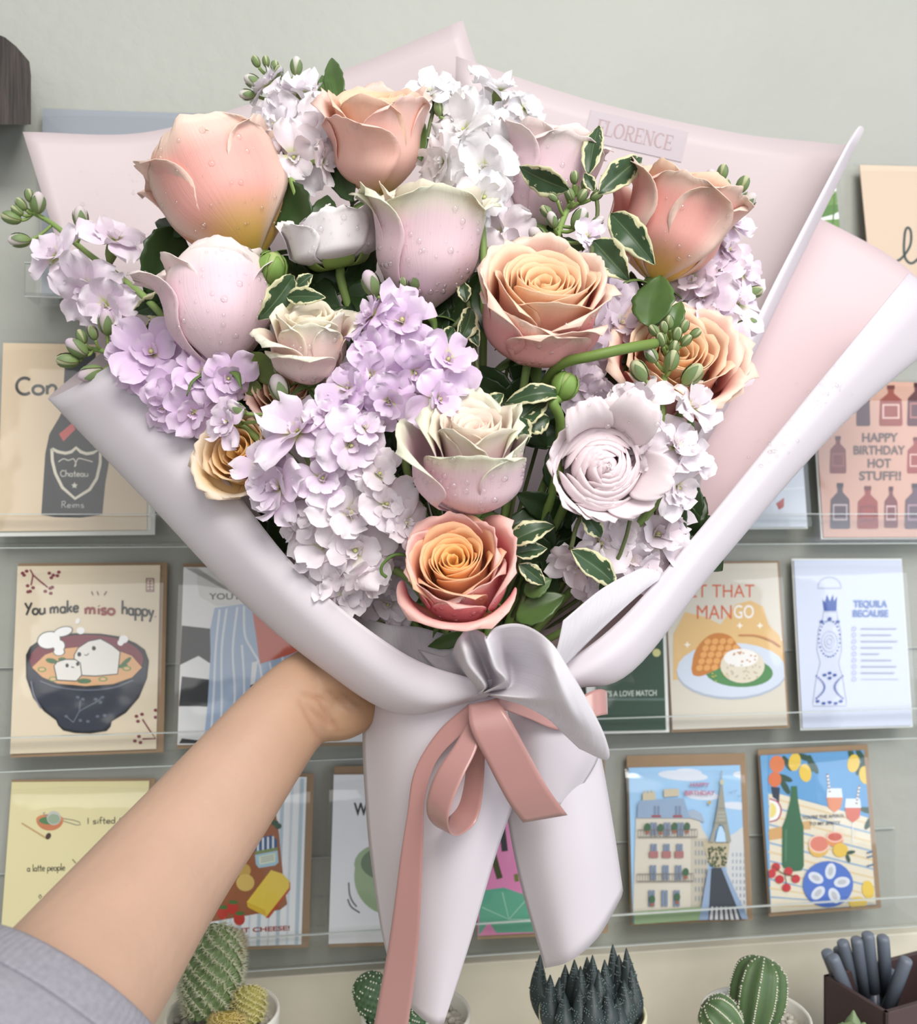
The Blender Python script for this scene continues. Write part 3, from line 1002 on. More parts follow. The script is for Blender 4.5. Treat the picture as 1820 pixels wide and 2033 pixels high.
for y0, y1, xs in [(590, 680, (205, 295, 385)), (735, 800, (205, 292, 380)), (880, 980, (200, 285, 372)), (1050, 1160, (190, 278, 360))]:
    for x in xs:
        c.rect(*z4(x, y0), *z4(x + 18, y1), WN); c.rect(*z4(x + 24, y0), *z4(x + 42, y1), WN)
for x in (195, 282, 368):
    c.rect(*z4(x, 785), *z4(x + 60, 830), (164, 110, 110))
for y, x0, x1 in [(640, 118, 520), (940, 110, 495)]:
    c.line([z4(x0, y), z4(x1, y - 4)], 1.6, LN); c.line([z4(x0, y + 50), z4(x1, y + 48)], 2, LN)
    for k in range(22):
        x = x0 + (x1 - x0) * k / 21
        c.line([z4(x, y), z4(x, y + 50)], .9, LN)
for x, y in [(180, 620), (270, 625), (365, 615), (450, 615), (440, 925), (212, 1110), (382, 1095)]:
    c.ell(*z4(x, y), 6, 8, (70, 100, 76)); c.rect(*z4(x - 12, y + 26), *z4(x + 12, y + 46), (150, 96, 80))
c.poly(zz((85, 1195), (480, 1165), (560, 1160), (550, 1250), (85, 1290)), (126, 150, 112))
for k in range(10):
    c.line([z4(90, 1200 + 9 * k), z4(550, 1165 + 9 * k)], .7, (160, 180, 146))
c.poly(zz((530, 1250), (590, 905), (700, 890), (880, 1250)), (140, 160, 186))
c.poly(zz((592, 1250), (612, 900), (680, 895), (820, 1250)), (66, 70, 78))
for k in range(6):
    c.poly(zz((600 + 36 * k, 1248), (612 + 30 * k, 1160), (626 + 30 * k, 1160), (622 + 36 * k, 1248)), (196, 196, 200))
TW = (150, 150, 140)
c.poly(zz((680, 300), (686, 300), (705, 480), (730, 620), (748, 720), (715, 720), (694, 610), (668, 600), (640, 650), (632, 720), (598, 720), (630, 620), (655, 480)), TW)
c.poly(zz((640, 720), (655, 650), (668, 612), (685, 612), (704, 660), (712, 720)), (176, 206, 232))
c.rect(*z4(632, 585), *z4(716, 600), (136, 136, 126)); c.rect(*z4(658, 488), *z4(704, 498), (136, 136, 126))
c.line([z4(682, 235), z4(683, 310)], 1.8, TW); c.rect(*z4(672, 298), *z4(696, 330), (190, 186, 160))
for y in (520, 545, 570):
    c.line([z4(660, y), z4(706, y)], 1, (190, 188, 176))
for x, y in [(745, 380), (775, 370), (830, 430), (800, 405), (850, 440)]:
    c.line([z4(x - 12, y), z4(x, y + 7), z4(x + 12, y - 3)], 1, (110, 130, 150))
c.ell(*z4(600, 452), 3.4, 4, (180, 160, 100))
c.text('HAPPY', z4(470, 0)[0], z4(600, 0)[0], z4(0, 345)[1], 8, (176, 104, 132), .02)
c.text('BIRTHDAY', z4(432, 0)[0], z4(636, 0)[0], z4(0, 402)[1], 9, (176, 104, 132), .02)
c.done()

c = Card((1530, 1812), (1739, 1796), (1525, 1499), 'colourful picnic card with a green bottle, lemons and oyster plate', (116, 168, 212), ex=(2, -10, 12, 8))
c.poly(zz((1012, 400), (1090, 400), (1740, 560), (1745, 1150), (1030, 1210)), (226, 218, 196))
for k in range(17):
    y = 330 + 62 * k
    c.line([z4(1012, y + 90), z4(1748, y + 270)], 4, (150, 176, 200) if k % 2 else (220, 200, 158))
c.poly(zz((1012, 130), (1750, 100), (1750, 555), (1090, 392), (1012, 380)), (104, 160, 208))
c.poly(zz((1015, 640), (1100, 620), (1120, 700), (1015, 715)), (208, 164, 108)); c.poly(zz((1235, 590), (1300, 580), (1300, 640), (1250, 640)), (208, 170, 120))
c.poly(zz((1028, 350), (1090, 355), (1085, 460), (1050, 460)), (54, 62, 78))
c.ell(*z4(1020, 510), 22, 26, (238, 238, 236), a0=-90, a1=90); c.line(zz((1020, 430), (1075, 455), (1098, 510), (1075, 570), (1020, 590)), 3, (170, 76, 90), smooth=True)
c.ell(*z4(1025, 510), 12, 15, (230, 214, 130), a0=-90, a1=90)
DG = (58, 84, 70)
for x, y, a in [(1140, 190, 60), (1300, 190, 80), (1260, 150, 20), (1320, 210, 60), (1640, 220, 120), (1720, 210, 60), (1640, 140, 60), (1720, 380, 110), (1700, 590, 120), (1730, 660, 80), (1120, 290, 20), (1125, 350, 60), (1580, 140, 70), (1690, 510, 10)]:
    c.ell(*z4(x, y), 17, 6, DG, a)
for x, y, a, b_, q in [(1070, 195, 15, 17, (218, 128, 84)), (1055, 300, 13, 15, (214, 118, 76)), (1745, 415, 9, 15, (218, 132, 90)), (1742, 530, 9, 13, (216, 128, 90))]:
    c.ell(*z4(x, y), a, b_, q)
for x, y, a in [(1190, 180, 100), (1262, 255, 80), (1590, 190, 100), (1670, 270, 80), (1720, 120, 40), (1740, 200, 80), (1690, 1050, 80), (1620, 1140, 0)]:
    c.ell(*z4(x, y), 18, 12, (228, 196, 84), a)
c.poly(zz((1165, 345), (1205, 345), (1212, 440), (1232, 560), (1250, 620), (1252, 890), (1236, 920), (1180, 926), (1112, 900), (1104, 880), (1106, 620), (1130, 560), (1160, 440)), (62, 108, 78))
c.line(zz((1130, 640), (1128, 860)), 4, (80, 126, 94))
for gx, gy, liq in [(1460, 360, (216, 132, 84)), (1585, 430, (208, 104, 80))]:
    c.poly(zz((gx - 48, gy), (gx + 48, gy), (gx + 56, gy + 60), (gx + 44, gy + 130), (gx, gy + 162), (gx - 40, gy + 130), (gx - 54, gy + 60)), (218, 230, 240))
    c.poly(zz((gx - 54, gy + 62), (gx + 56, gy + 62), (gx + 44, gy + 132), (gx, gy + 164), (gx - 40, gy + 132)), liq)
    c.line(zz((gx, gy + 164), (gx - 2, gy + 300)), 1.5, (226, 232, 238))
for p in (((1412, 260), (1430, 400)), ((1630, 340), (1606, 480))):
    c.line([z4(*q) for q in p], 4, (236, 232, 226))
    for k in range(6):
        x = p[0][0] + (p[1][0] - p[0][0]) * k / 6
        y = p[0][1] + (p[1][1] - p[0][1]) * k / 6
        c.rect(*z4(x - 7, y), *z4(x + 7, y + 10), (110, 90, 100))
c.text("YOU'RE THE APEROL", z4(1240, 0)[0], z4(1530, 0)[0], z4(0, 570)[1], 6.5, (80, 84, 90), .015, slope=-.05)
c.text("TO MY SPRITZ", z4(1290, 0)[0], z4(1500, 0)[0], z4(0, 612)[1], 6.5, (80, 84, 90), .015, slope=-.03)
c.ell(*z4(1352, 760), 20, 20, (222, 180, 96)); c.ell(*z4(1355, 738), 21, 18, (236, 206, 186)); c.ell(*z4(1355, 738), 18, 15, (218, 132, 114))
c.ell(*z4(1460, 710), 17, 14, (220, 150, 100)); c.ell(*z4(1462, 690), 17, 11, (236, 196, 176)); c.ell(*z4(1462, 690), 14, 8, (204, 106, 92))
c.ell(*z4(1500, 780), 15, 14, (226, 190, 84)); c.ell(*z4(1570, 795), 9, 3.5, DG, -10); c.ell(*z4(1552, 835), 9, 3.5, DG, 70)
for y in (800, 830, 890):
    c.line(zz((1680, y), (1720, y - 10), (1748, y - 20)), 3, (78, 110, 150))
c.ell(*z4(1415, 1012), 50, 46, (84, 118, 196))
for a in range(5):
    an = radians(-90 + 72 * a + 10)
    x, y = 1415 + 95 * cos(an), 1010 + 88 * sin(an)
    c.ell(*z4(x, y), 16, 10.5, (216, 222, 232), an * 57.3); c.ell(*z4(x, y), 9, 5, (188, 192, 196), an * 57.3)
for x, y in [(1060, 895), (1030, 940), (1145, 925), (1085, 978), (1195, 975), (1132, 1035)]:
    c.ell(*z4(x, y), 8.5, 8.5, (194, 62, 66))
c.line(zz((1040, 885), (1100, 935), (1190, 960)), 1.5, (60, 70, 56)); c.line(zz((1120, 945), (1132, 1010)), 1.5, (60, 70, 56))
c.done()
# ------------------------------------------------------------------ potted cacti and the pen box
ZC = CZ - .43                               # counter top
M_POT = mat('white_glaze', S(228, 226, 216), rough=.25)
M_POTY = mat('yellow_white_glaze', S(226, 222, 186), rough=.25)
M_GRAV = mat('pale_gravel', S(198, 194, 182), rough=.9, bump=.8, bscale=300, mott=.45, mscale=220)
M_CACT = mat('cactus_skin', None, rough=.55, bump=.15, bscale=200)
M_SPINE = mat('cactus_spines', None, rough=.7)
M_HAW = mat('zebra_leaf', None, rough=.5)


def pot(t, c, r, h, m):
    """round pot with a rolled rim; c is the rim centre"""
    prof = [(.62, -h), (.70, -h * .98), (.86, -h * .55), (.97, -h * .12), (1.0, -.002), (1.0, 0), (.985, .0015), (.955, .0015), (.93, 0), (.91, -.012), (.9, -.02)]
    b = MB()
    b.grid([[c + V((r * q * cos(2 * pi * k / 36), r * q * sin(2 * pi * k / 36), z)) for k in range(36)] for q, z in prof], wrap=True)
    b.add([c + V((r * .62 * cos(2 * pi * k / 36), r * .62 * sin(2 * pi * k / 36), -h)) for k in range(36)], [tuple(range(35, -1, -1))])
    b.build('pot', m, t)
    g = MB()
    rn = random.Random(int(c.x * 1000))
    g.grid([[c + V((r * q * cos(2 * pi * k / 30), r * q * sin(2 * pi * k / 30), -.010 + .002 * rn.random())) for k in range(30)] for q in (.03, .3, .55, .75, .92)], wrap=True)
    for k in range(90):
        a, q = rn.uniform(0, 2 * pi), r * .88 * sqrt(rn.random())
        w = rn.uniform(.0018, .0034)
        v = rn.choice([.9, 1, 1.1, .7])
        g.ball(c + V((q * cos(a), q * sin(a), -.008)), w, V((rn.random(), rn.random(), 1)), w * .7, (.6 * v, .58 * v, .54 * v), 6, 4)
    tag(g.build('gravel', M_GRAV, t), kind='stuff')


def cactus_stem(t, base, top, r, col, ribs, spines, nm='stem', knob=0.0, seed=1, spine_col=(214, 210, 180), sl=.004, bulge=.25, dots=0):
    rn = random.Random(seed)
    base, top = V(base), V(top)
    ax = (top - base)
    L_ = ax.length
    ax.normalize()
    x = V((1, 0, 0))
    x = (x - ax * x.dot(ax)).normalized()
    y = ax.cross(x)
    b, sp = MB(), MB()
    nr, nc = 28, ribs * 4
    rows, cols = [], []
    for i in range(nr + 1):
        f = i / nr
        rr = r * (.82 + bulge * sin(pi * f)) * sqrt(max(0.0, 1 - max(0, (f - .78) / .22) ** 2) + .0004)
        row = []
        for k in range(nc):
            a = 2 * pi * k / nc
            q = cos(ribs * a) if knob < .05 else cos(ribs * a + i * 1.35) * (.6 + .4 * cos(i * pi))
            w = rr * (1 + .09 * q + knob * .6 * q)
            row.append(base + ax * (L_ * f) + x * (w * cos(a)) + y * (w * sin(a)))
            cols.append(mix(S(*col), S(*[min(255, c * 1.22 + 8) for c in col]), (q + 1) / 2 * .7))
        rows.append(row)
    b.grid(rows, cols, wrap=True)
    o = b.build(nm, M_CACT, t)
    for i in range(1, nr):
        f = (i + .5) / nr
        rr = r * (.82 + bulge * sin(pi * f)) * sqrt(max(0.0, 1 - max(0, (f - .78) / .22) ** 2) + .0004)
        for k in range(ribs):
            if spines < 1 and rn.random() > spines:
                continue
            a = 2 * pi * k / ribs - (0 if knob < .05 else i * 1.35 / ribs)
            d = x * cos(a) + y * sin(a)
            if d.y > .35:
                continue
            p = base + ax * (L_ * f) + d * rr * 1.08
            if dots:
                sp.ball(p, dots, d, dots * .6, S(*spine_col), 6, 4)
            for q in range(int(max(1, spines * 3))):
                dd = (d + V((rn.uniform(-1, 1), rn.uniform(-1, 1), rn.uniform(-1, 1))) * .8).normalized()
                e = p + dd * sl * rn.uniform(.5, 1)
                u = dd.orthogonal().normalized() * .00026
                w2 = dd.cross(u)
                sp.add([p + u, p - u * .5 + w2, p - u * .5 - w2, e], [(0, 1, 3), (1, 2, 3), (2, 0, 3)], S(*spine_col))
    tag(sp.build('spines', M_SPINE, o), kind='stuff')
    return o


# hairy column cactus behind the forearm
c = P(442, 2012, .585)
t = thing('potted_cactus', 'tall hairy green cactus with woolly offshoots in a white pot beside the forearm', 'cactus', V((c.x, c.y, ZC)), 'small cacti on the counter')
pot(t, c, .036, c.z - ZC, M_POT)
cactus_stem(t, P(418, 2020, .580), P(425, 1832, .600), .0165, (96, 116, 72), 13, 4.2, 'stem', .09, 2, (206, 206, 176), .0062)
cactus_stem(t, P(440, 1925, .592), P(452, 1846, .607), .0095, (120, 120, 84), 11, 4, 'offshoot', .1, 3, (178, 158, 120), .006)
cactus_stem(t, P(492, 2030, .575), P(497, 1955, .582), .0088, (142, 138, 70), 9, 2.4, 'offshoot', .08, 4, (216, 206, 150), .004)
cactus_stem(t, P(450, 2046, .56), P(452, 2010, .562), .0085, (150, 134, 60), 9, 2.4, 'offshoot', .08, 5, (216, 196, 130), .004)

# dotted cactus behind the ribbon
c = P(826, 2012, .600)
t = thing('potted_cactus', 'small dotted dark green cactus in a white pot behind the ribbon tail', 'cactus', V((c.x, c.y, ZC)), 'small cacti on the counter')
pot(t, c, .036, c.z - ZC, M_POT)
cactus_stem(t, P(762, 2030, .600), P(722, 1932, .604), .0105, (66, 92, 62), 12, .5, 'stem', .06, 6, (212, 216, 196), .0012, .3, dots=.0007)
cactus_stem(t, P(822, 2050, .59), P(820, 2002, .592), .009, (72, 100, 66), 10, .5, 'offshoot', .06, 7, (212, 216, 196), .0012, dots=.0007)

# zebra haworthia
c = P(1176, 2008, .580)
t = thing('potted_succulent', 'dark striped zebra succulent in a cream pot below the right paper tail', 'succulent', V((c.x, c.y, ZC)), 'small cacti on the counter')
pot(t, c, .034, c.z - ZC, M_POTY)
rn = random.Random(5)
tips = [(1072, 1895, .60), (1092, 1935, .57), (1110, 1940, .58), (1122, 1915, .59), (1140, 1905, .585), (1152, 1918, .575), (1165, 1900, .60), (1176, 1896, .592), (1188, 1925, .57),
        (1200, 1905, .59), (1216, 1875, .60), (1228, 1895, .595), (1243, 1882, .59), (1252, 1920, .585), (1238, 1945, .57), (1150, 1960, .56), (1120, 1970, .56), (1205, 1965, .56), (1175, 1950, .555), (1096, 1968, .575), (1225, 1980, .565)]
for (x, y, d) in tips:
    tp = P(x, y, d)
    bs = P(1165 + (x - 1165) * .45, 2048 + rn.uniform(-6, 6), .572 + (d - .58) * .6)
    mid = (tp + bs) * .5 + V(((tp.x - bs.x) * .5, (d - .585) * .25, -.004))
    path = spline([bs, mid, tp], 8)
    b = MB()
    n = len(path)
    rad = [.0088 * (1 - (i / (n - 1)) ** 2.2) + .0003 for i in range(n)]
    b.tube(path, rad, S(46, 58, 58), 8)
    lf = b.build('leaf', M_HAW, t)
    s = MB()
    for i in range(2, n - 2):
        for q in range(2):
            a0 = rn.uniform(-1.2, 1.2)
            for k in (-1, 0, 1):
                a = a0 + k * .35
                s.ball(path[i] + (path[i + 1] - path[i]) * (q * .5) + V((sin(a), -cos(a), .1)) * rad[i] * .98, .0006, V((sin(a), -cos(a), 0)), .0004, S(98, 112, 110), 5, 3)
    tag(s.build('pale_bands', M_HAW, lf), kind='stuff')

# ribbed cactus at lower right
c = P(1500, 2016, .615)
t = thing('potted_cactus', 'ribbed green cactus with white spine dots and a side lobe in a white pot', 'cactus', V((c.x, c.y, ZC)), 'small cacti on the counter')
pot(t, c, .036, c.z - ZC, M_POT)
cactus_stem(t, P(1492, 2040, .605), P(1517, 1899, .615), .0155, (70, 92, 56), 10, .9, 'stem', 0, 8, (226, 222, 204), .0022, .3, dots=.0006)
cactus_stem(t, P(1458, 2048, .585), P(1398, 1990, .59), .0105, (74, 98, 62), 9, .9, 'side_lobe', 0, 9, (226, 222, 204), .002, .35, dots=.0005)
b = MB()
b.tube(spline([P(1478, 1990, .62), P(1470, 1950, .622), P(1472, 1912, .624)], 4), [.003, .003, .003, .003, .0028, .0026, .0025, .002, .001], S(78, 74, 58), 6)
b.build('dry_shoot', M_SPINE, t)

# pen box and its pens
M_BOX = mat('dark_brown_box', S(74, 56, 56), rough=.5)
M_PENC = mat('pen_cap_grey', S(112, 120, 132), rough=.42)
M_PENB = mat('pen_barrel_grey', S(74, 80, 92), rough=.35)
a0, a1 = P(1634, 1935, .660), P(1830, 1990, .610)
o = P(1634, 1935, .660)
ux = (P(1836, 1932, .70) - o); ux.z = 0
uy = V((ux.y, -ux.x, 0)).normalized() * .055
zb = ZC
b = MB()
w = .0035
ux_n, uy_n = ux.normalized(), uy.normalized()
h_ = o.z - zb


def slab(p, u, v, z0, z1):
    b.hexa([p + V((0, 0, z0 - p.z)), p + u + V((0, 0, z0 - p.z)), p + u + V((0, 0, z1 - p.z)), p + V((0, 0, z1 - p.z)),
            p + v + V((0, 0, z0 - p.z)), p + u + v + V((0, 0, z0 - p.z)), p + u + v + V((0, 0, z1 - p.z)), p + v + V((0, 0, z1 - p.z))])


slab(o, ux, uy_n * w, zb, o.z)
slab(o, ux_n * w, uy, zb, o.z)
slab(o + ux - ux_n * w, ux_n * w, uy, zb, o.z)
slab(o + uy - uy_n * w, ux, uy_n * w, zb, o.z)
slab(o, ux, uy, zb, zb + w)
tag(b.build('pen_box', M_BOX, None, False, bevel=.0006), 'dark brown open wooden box holding grey pens at lower right', 'box')
pens = [((1640, 1888), (1690, 2010), .672, 'first pen from the left in the brown box, mostly behind a lighter pen'),
        ((1652, 1898), (1702, 2022), .650, 'lightest grey pen in the brown box, leaning in front at the left'),
        ((1672, 1868), (1708, 2000), .668, 'grey pen in the brown box just behind the lightest pen'),
        ((1700, 1862), (1722, 2010), .664, 'grey pen standing third from the left along the box back'),
        ((1722, 1852), (1738, 2010), .662, 'tallest grey pen in the brown box'),
        ((1752, 1858), (1762, 2010), .668, 'upright grey pen right of the tallest one in the brown box'),
        ((1664, 1882), (1700, 2000), .680, 'shadowed grey pen at the back of the brown box'),
        ((1800, 1902), (1752, 2030), .650, 'grey pen leaning right at the right end of the brown box'),
        ((1768, 1925), (1745, 2020), .672, 'short grey pen tucked behind the right leaning pen')]
for (tx, ty), (bx, by), d, lab in pens:
    p1, p0 = P(tx, ty, d), P(bx, by, d + .006)
    ax = (p1 - p0).normalized()
    p0 = p1 - ax * (p1.z - zb - .006) / ax.z
    t = thing('pen', lab, 'pen', p0, 'grey pens in the brown box')
    b = MB(); b.tube([p0, p1 - ax * .045], .0038, n=12); b.build('barrel', M_PENB, t)
    b = MB(); b.tube([p1 - ax * .045, p1 - ax * .003, p1 - ax * .001, p1], [.0047, .0045, .0042, .003], n=12); b.build('cap', M_PENC, t)
b = MB()
c = P(1690, 2030, .60)
t = thing('potted_succulent', 'pale green succulent leaf tip in front of the pen box at the bottom edge', 'succulent', V((c.x, c.y, ZC)))
pot(t, P(1690, 2075, .60), .022, P(1690, 2075, .60).z - ZC, M_POT)
for k, (x, y, d) in enumerate([(1694, 2006, .60), (1672, 2030, .598), (1716, 2030, .598), (1690, 2040, .585)]):
    b = MB(); b.tube(spline([P(1690, 2080, .60), P((1690 + x) / 2 + (x - 1690) * .3, 2050, d), P(x, y, d)], 5), [.003, .005, .006, .0065, .007, .007, .0065, .0055, .004, .002, .0006], S(120, 140, 100), 8)
    b.build('leaf', M_HAW, t)
# ------------------------------------------------------------------ wrapping paper, tissue and ribbon
M_WRAP = mat('pink_wrapping_paper', S(216, 202, 204), rough=.42, spec=.35, transl=.2)
M_WRAPL = mat('outer_paper_window_tint', S(226, 219, 225), rough=.42, spec=.35, transl=.15)  # paler outer side of the paper, bluish window light put into its colour
M_WRAP_LIT = mat('pink_wrapping_paper_lit', S(234, 212, 215), rough=.42, spec=.35, transl=.2)  # lighter copy of the pink paper, light on the right sheet's inside painted in
M_TISSUE = mat('white_tissue', S(240, 237, 241), rough=.85, spec=.1, transl=.35, streak=.06)
M_SATIN = mat('dusty_pink_satin', S(188, 140, 134), rough=.30, spec=.6, transl=.1, sheen=.2)


def sheet(name, ctrl, m, label, cat='wrapping paper', nu=8, nv=8, th=.0005, group='wrapping sheets around the bouquet', m2=None):
    b = MB()
    b.grid(psurf(ctrl, nu, nv))
    return tag(b.build(name, m, None, True, solid=th, m2=m2), label, cat, group)


BL = [[(45, 262, .600), (280, 264, .630), (490, 208, .640), (700, 132, .645), (918, 40, .645)],
      [(105, 455, .595), (320, 455, .630), (520, 440, .645), (740, 400, .65), (1000, 330, .65)],
      [(165, 640, .585), (340, 680, .615), (520, 720, .63), (740, 720, .64), (1010, 700, .64)],
      [(480, 1060, .555), (600, 1060, .575), (720, 1060, .585), (850, 1060, .59), (1000, 1060, .585)],
      [(830, 1395, .522), (860, 1395, .532), (900, 1395, .538), (950, 1395, .54), (1000, 1395, .535)]]
bl_sheet = sheet('wrapping_sheet', BL, M_WRAP, 'large pink back sheet with two pointed corners at the upper left of the bouquet')
BR = [[(905, 112, .630), (1180, 202, .645), (1450, 262, .650), (1610, 281, .645), (1688, 286, .633), (1713, 262, .620), (1707, 250, .606), (1690, 268, .604)],
      [(900, 500, .635), (1100, 520, .645), (1300, 550, .65), (1450, 560, .64), (1541, 562, .622), (1567, 557, .610), (1556, 549, .597), (1539, 556, .595)],
      [(910, 800, .615), (1100, 820, .625), (1250, 830, .625), (1340, 835, .615), (1403, 837, .594), (1428, 834, .583), (1418, 827, .571), (1402, 833, .569)],
      [(960, 1150, .575), (1060, 1150, .58), (1120, 1150, .58), (1170, 1150, .575), (1210, 1150, .562), (1227, 1150, .554), (1220, 1148, .546), (1209, 1148, .545)],
      [(950, 1395, .530), (970, 1395, .535), (990, 1395, .535), (1005, 1395, .53), (1020, 1395, .527), (1026, 1394, .524), (1024, 1392, .521), (1019, 1392, .520)]]
br_sheet = sheet('wrapping_sheet', BR, M_WRAPL, 'pink back sheet carrying the lettered tag, its right edge folded over', m2=M_WRAP)
R3 = [[(1500, 380, .700), (1640, 440, .690), (1790, 525, .675), (1905, 640, .635), (1865, 585, .600), (1803, 543, .588)],
      [(1430, 650, .655), (1545, 722, .645), (1642, 812, .612), (1668, 847, .575), (1636, 818, .553), (1600, 790, .553)],
      [(1250, 960, .595), (1330, 1020, .580), (1402, 1090, .545), (1427, 1120, .517), (1400, 1096, .500), (1370, 1073, .502)],
      [(1080, 1180, .550), (1150, 1230, .535), (1220, 1300, .505), (1255, 1332, .485), (1238, 1292, .472), (1210, 1250, .477)],
      [(1000, 1385, .525), (1030, 1380, .512), (1080, 1376, .495), (1130, 1368, .482), (1085, 1372, .471), (1040, 1365, .472)]]
r3_sheet = sheet('wrapping_sheet', R3, M_WRAPL, 'pink sheet at the right with a wide rolled front band beaded with water', m2=M_WRAP_LIT)
L4 = [[(215, 690, .605), (160, 735, .590), (95, 791, .557), (158, 762, .532), (236, 715, .527)],
      [(420, 850, .585), (335, 930, .560), (291, 995, .532), (356, 962, .507), (418, 912, .507)],
      [(600, 1080, .555), (525, 1150, .530), (473, 1188, .507), (535, 1162, .482), (592, 1130, .480)],
      [(750, 1240, .535), (700, 1310, .508), (640, 1328, .487), (715, 1318, .464), (790, 1290, .462)],
      [(880, 1320, .515), (850, 1390, .500), (792, 1416, .478), (850, 1396, .457), (930, 1345, .455)],
      [(960, 1350, .505), (955, 1385, .490), (958, 1389, .476), (972, 1376, .459), (985, 1348, .456)]]
sheet('wrapping_sheet', L4, M_WRAP, 'pink sheet rolled diagonally across the lower left front of the bouquet', m2=M_WRAPL)
IN = [[(560, 1130, .52), (640, 1210, .505), (720, 1265, .49), (800, 1310, .475), (880, 1345, .466)],
      [(600, 1165, .512), (670, 1240, .495), (745, 1298, .48), (830, 1340, .468), (930, 1366, .461)],
      [(640, 1230, .507), (700, 1300, .49), (770, 1345, .476), (850, 1368, .466), (950, 1376, .461)]]
sheet('wrapping_sheet', IN, M_WRAPL, 'narrow inner pink sheet edge just inside the left roll')
FR = [[(690, 1215, .515), (770, 1240, .500), (830, 1245, .49), (900, 1262, .482), (980, 1262, .480), (1060, 1250, .49)],
      [(740, 1300, .502), (790, 1310, .487), (850, 1318, .478), (910, 1325, .47), (980, 1325, .469), (1050, 1310, .478)],
      [(860, 1372, .487), (880, 1374, .475), (910, 1376, .467), (940, 1378, .463), (970, 1380, .463), (1020, 1376, .468)]]
sheet('tissue_sheet', FR, M_TISSUE, 'pale tissue collar standing behind the lowest orange rose', 'tissue paper')
T5 = [[(726, 1375, .512), (790, 1380, .482), (880, 1382, .471), (990, 1384, .474), (1075, 1385, .498)],
      [(720, 1470, .512), (790, 1475, .482), (880, 1480, .469), (985, 1485, .472), (1060, 1490, .492)],
      [(727, 1610, .512), (795, 1605, .484), (880, 1600, .470), (960, 1600, .472), (1018, 1600, .484)],
      [(738, 1720, .512), (800, 1712, .486), (870, 1706, .475), (930, 1702, .474), (983, 1700, .482)],
      [(762, 1870, .510), (805, 1872, .493), (850, 1875, .484), (890, 1878, .482), (930, 1880, .487)],
      [(798, 1985, .508), (820, 2005, .497), (842, 2025, .491), (864, 2036, .489), (880, 2034, .491)]]
sheet('wrapping_tail', T5, M_WRAPL, 'long left tail of pink paper hanging below the ribbon', group='paper tails below the ribbon')
T6 = [[(1000, 1385, .486), (1050, 1388, .474), (1105, 1392, .478), (1150, 1400, .492), (1165, 1400, .5)],
      [(1000, 1560, .492), (1060, 1550, .475), (1125, 1530, .476), (1180, 1505, .490), (1192, 1500, .5)],
      [(1030, 1740, .496), (1090, 1712, .478), (1155, 1675, .478), (1205, 1645, .492), (1217, 1640, .502)],
      [(1082, 1922, .500), (1130, 1908, .484), (1185, 1862, .486), (1228, 1790, .498), (1236, 1768, .508)]]
sheet('wrapping_tail', T6, M_WRAPL, 'shorter right tail of pink paper with a curved lower edge', group='paper tails below the ribbon')
T7 = [[(1000, 1380, .476), (1080, 1390, .468), (1160, 1420, .47), (1196, 1470, .48)],
      [(1010, 1480, .480), (1070, 1500, .467), (1140, 1510, .470), (1180, 1520, .482)],
      [(1010, 1570, .482), (1050, 1590, .469), (1095, 1600, .471), (1128, 1600, .480)]]
sheet('wrapping_tail', T7, M_WRAPL, 'short folded flap of pink paper under the right ribbon tail', group='paper tails below the ribbon')

# white tissue: gathered ruffle at the knot and a stiff flap to the right
G = (985, 1380, .4555)
E = [((830, 1290, .480), (880, 1345, .470), (935, 1376, .460)), ((886, 1302, .472), (925, 1352, .464), (955, 1377, .456)),
     ((911, 1266, .440), (932, 1320, .436), (962, 1360, .437)), ((930, 1248, .448), (958, 1320, .462), (972, 1362, .458)),
     ((960, 1258, .440), (972, 1318, .452), (985, 1358, .448)), ((964, 1270, .430), (984, 1326, .428), (1003, 1352, .432)), ((985, 1245, .440), (1010, 1318, .466), (1010, 1362, .458)),
     ((1036, 1240, .438), (1052, 1325, .447), (1030, 1366, .451)), ((1090, 1272, .424), (1095, 1342, .419), (1050, 1376, .440)), ((1130, 1330, .421), (1114, 1382, .418), (1055, 1386, .436)),
     ((1168, 1395, .426), (1122, 1408, .423), (1060, 1394, .440)), ((1203, 1468, .433), (1127, 1430, .431), (1060, 1400, .445)), ((1205, 1508, .440), (1117, 1444, .439), (1050, 1404, .448)), ((1150, 1486, .447), (1087, 1426, .447), (1040, 1400, .452))]
G2 = (952, 1378, .452)
rows = []
for (e, m_, i_) in E:
    g_ = (G2[0] * .75 + i_[0] * .25 - 4, 1378 + (i_[1] - 1378) * .1, (i_[2] + .4555) / 2)
    o_ = tuple((m_[k] + e[k]) / 2 for k in range(3))
    rows.append([e, (o_[0], o_[1], o_[2] - .002), m_, i_, g_])
sheet('tissue_sheet', rows, M_TISSUE, 'white tissue ruffle curling out above the ribbon knot', 'tissue paper', 6, 7)
T2 = [[(1118, 1232, .452), (1190, 1172, .468), (1250, 1138, .480), (1280, 1128, .484), (1313, 1136, .490)],
      [(1105, 1290, .452), (1178, 1230, .464), (1250, 1178, .476), (1285, 1155, .482), (1311, 1144, .488)],
      [(1080, 1370, .458), (1150, 1292, .466), (1230, 1215, .474), (1275, 1175, .481), (1309, 1150, .487)]]
sheet('tissue_sheet', T2, M_TISSUE, 'stiff white tissue flap pointing right along the paper roll', 'tissue paper')

# water beads on the papers
from mathutils.bvhtree import BVHTree
M_DEW = clear_mat('dew_water', tint=(.99, .99, .99), rough=.02, ior=1.4, gain=3.5)


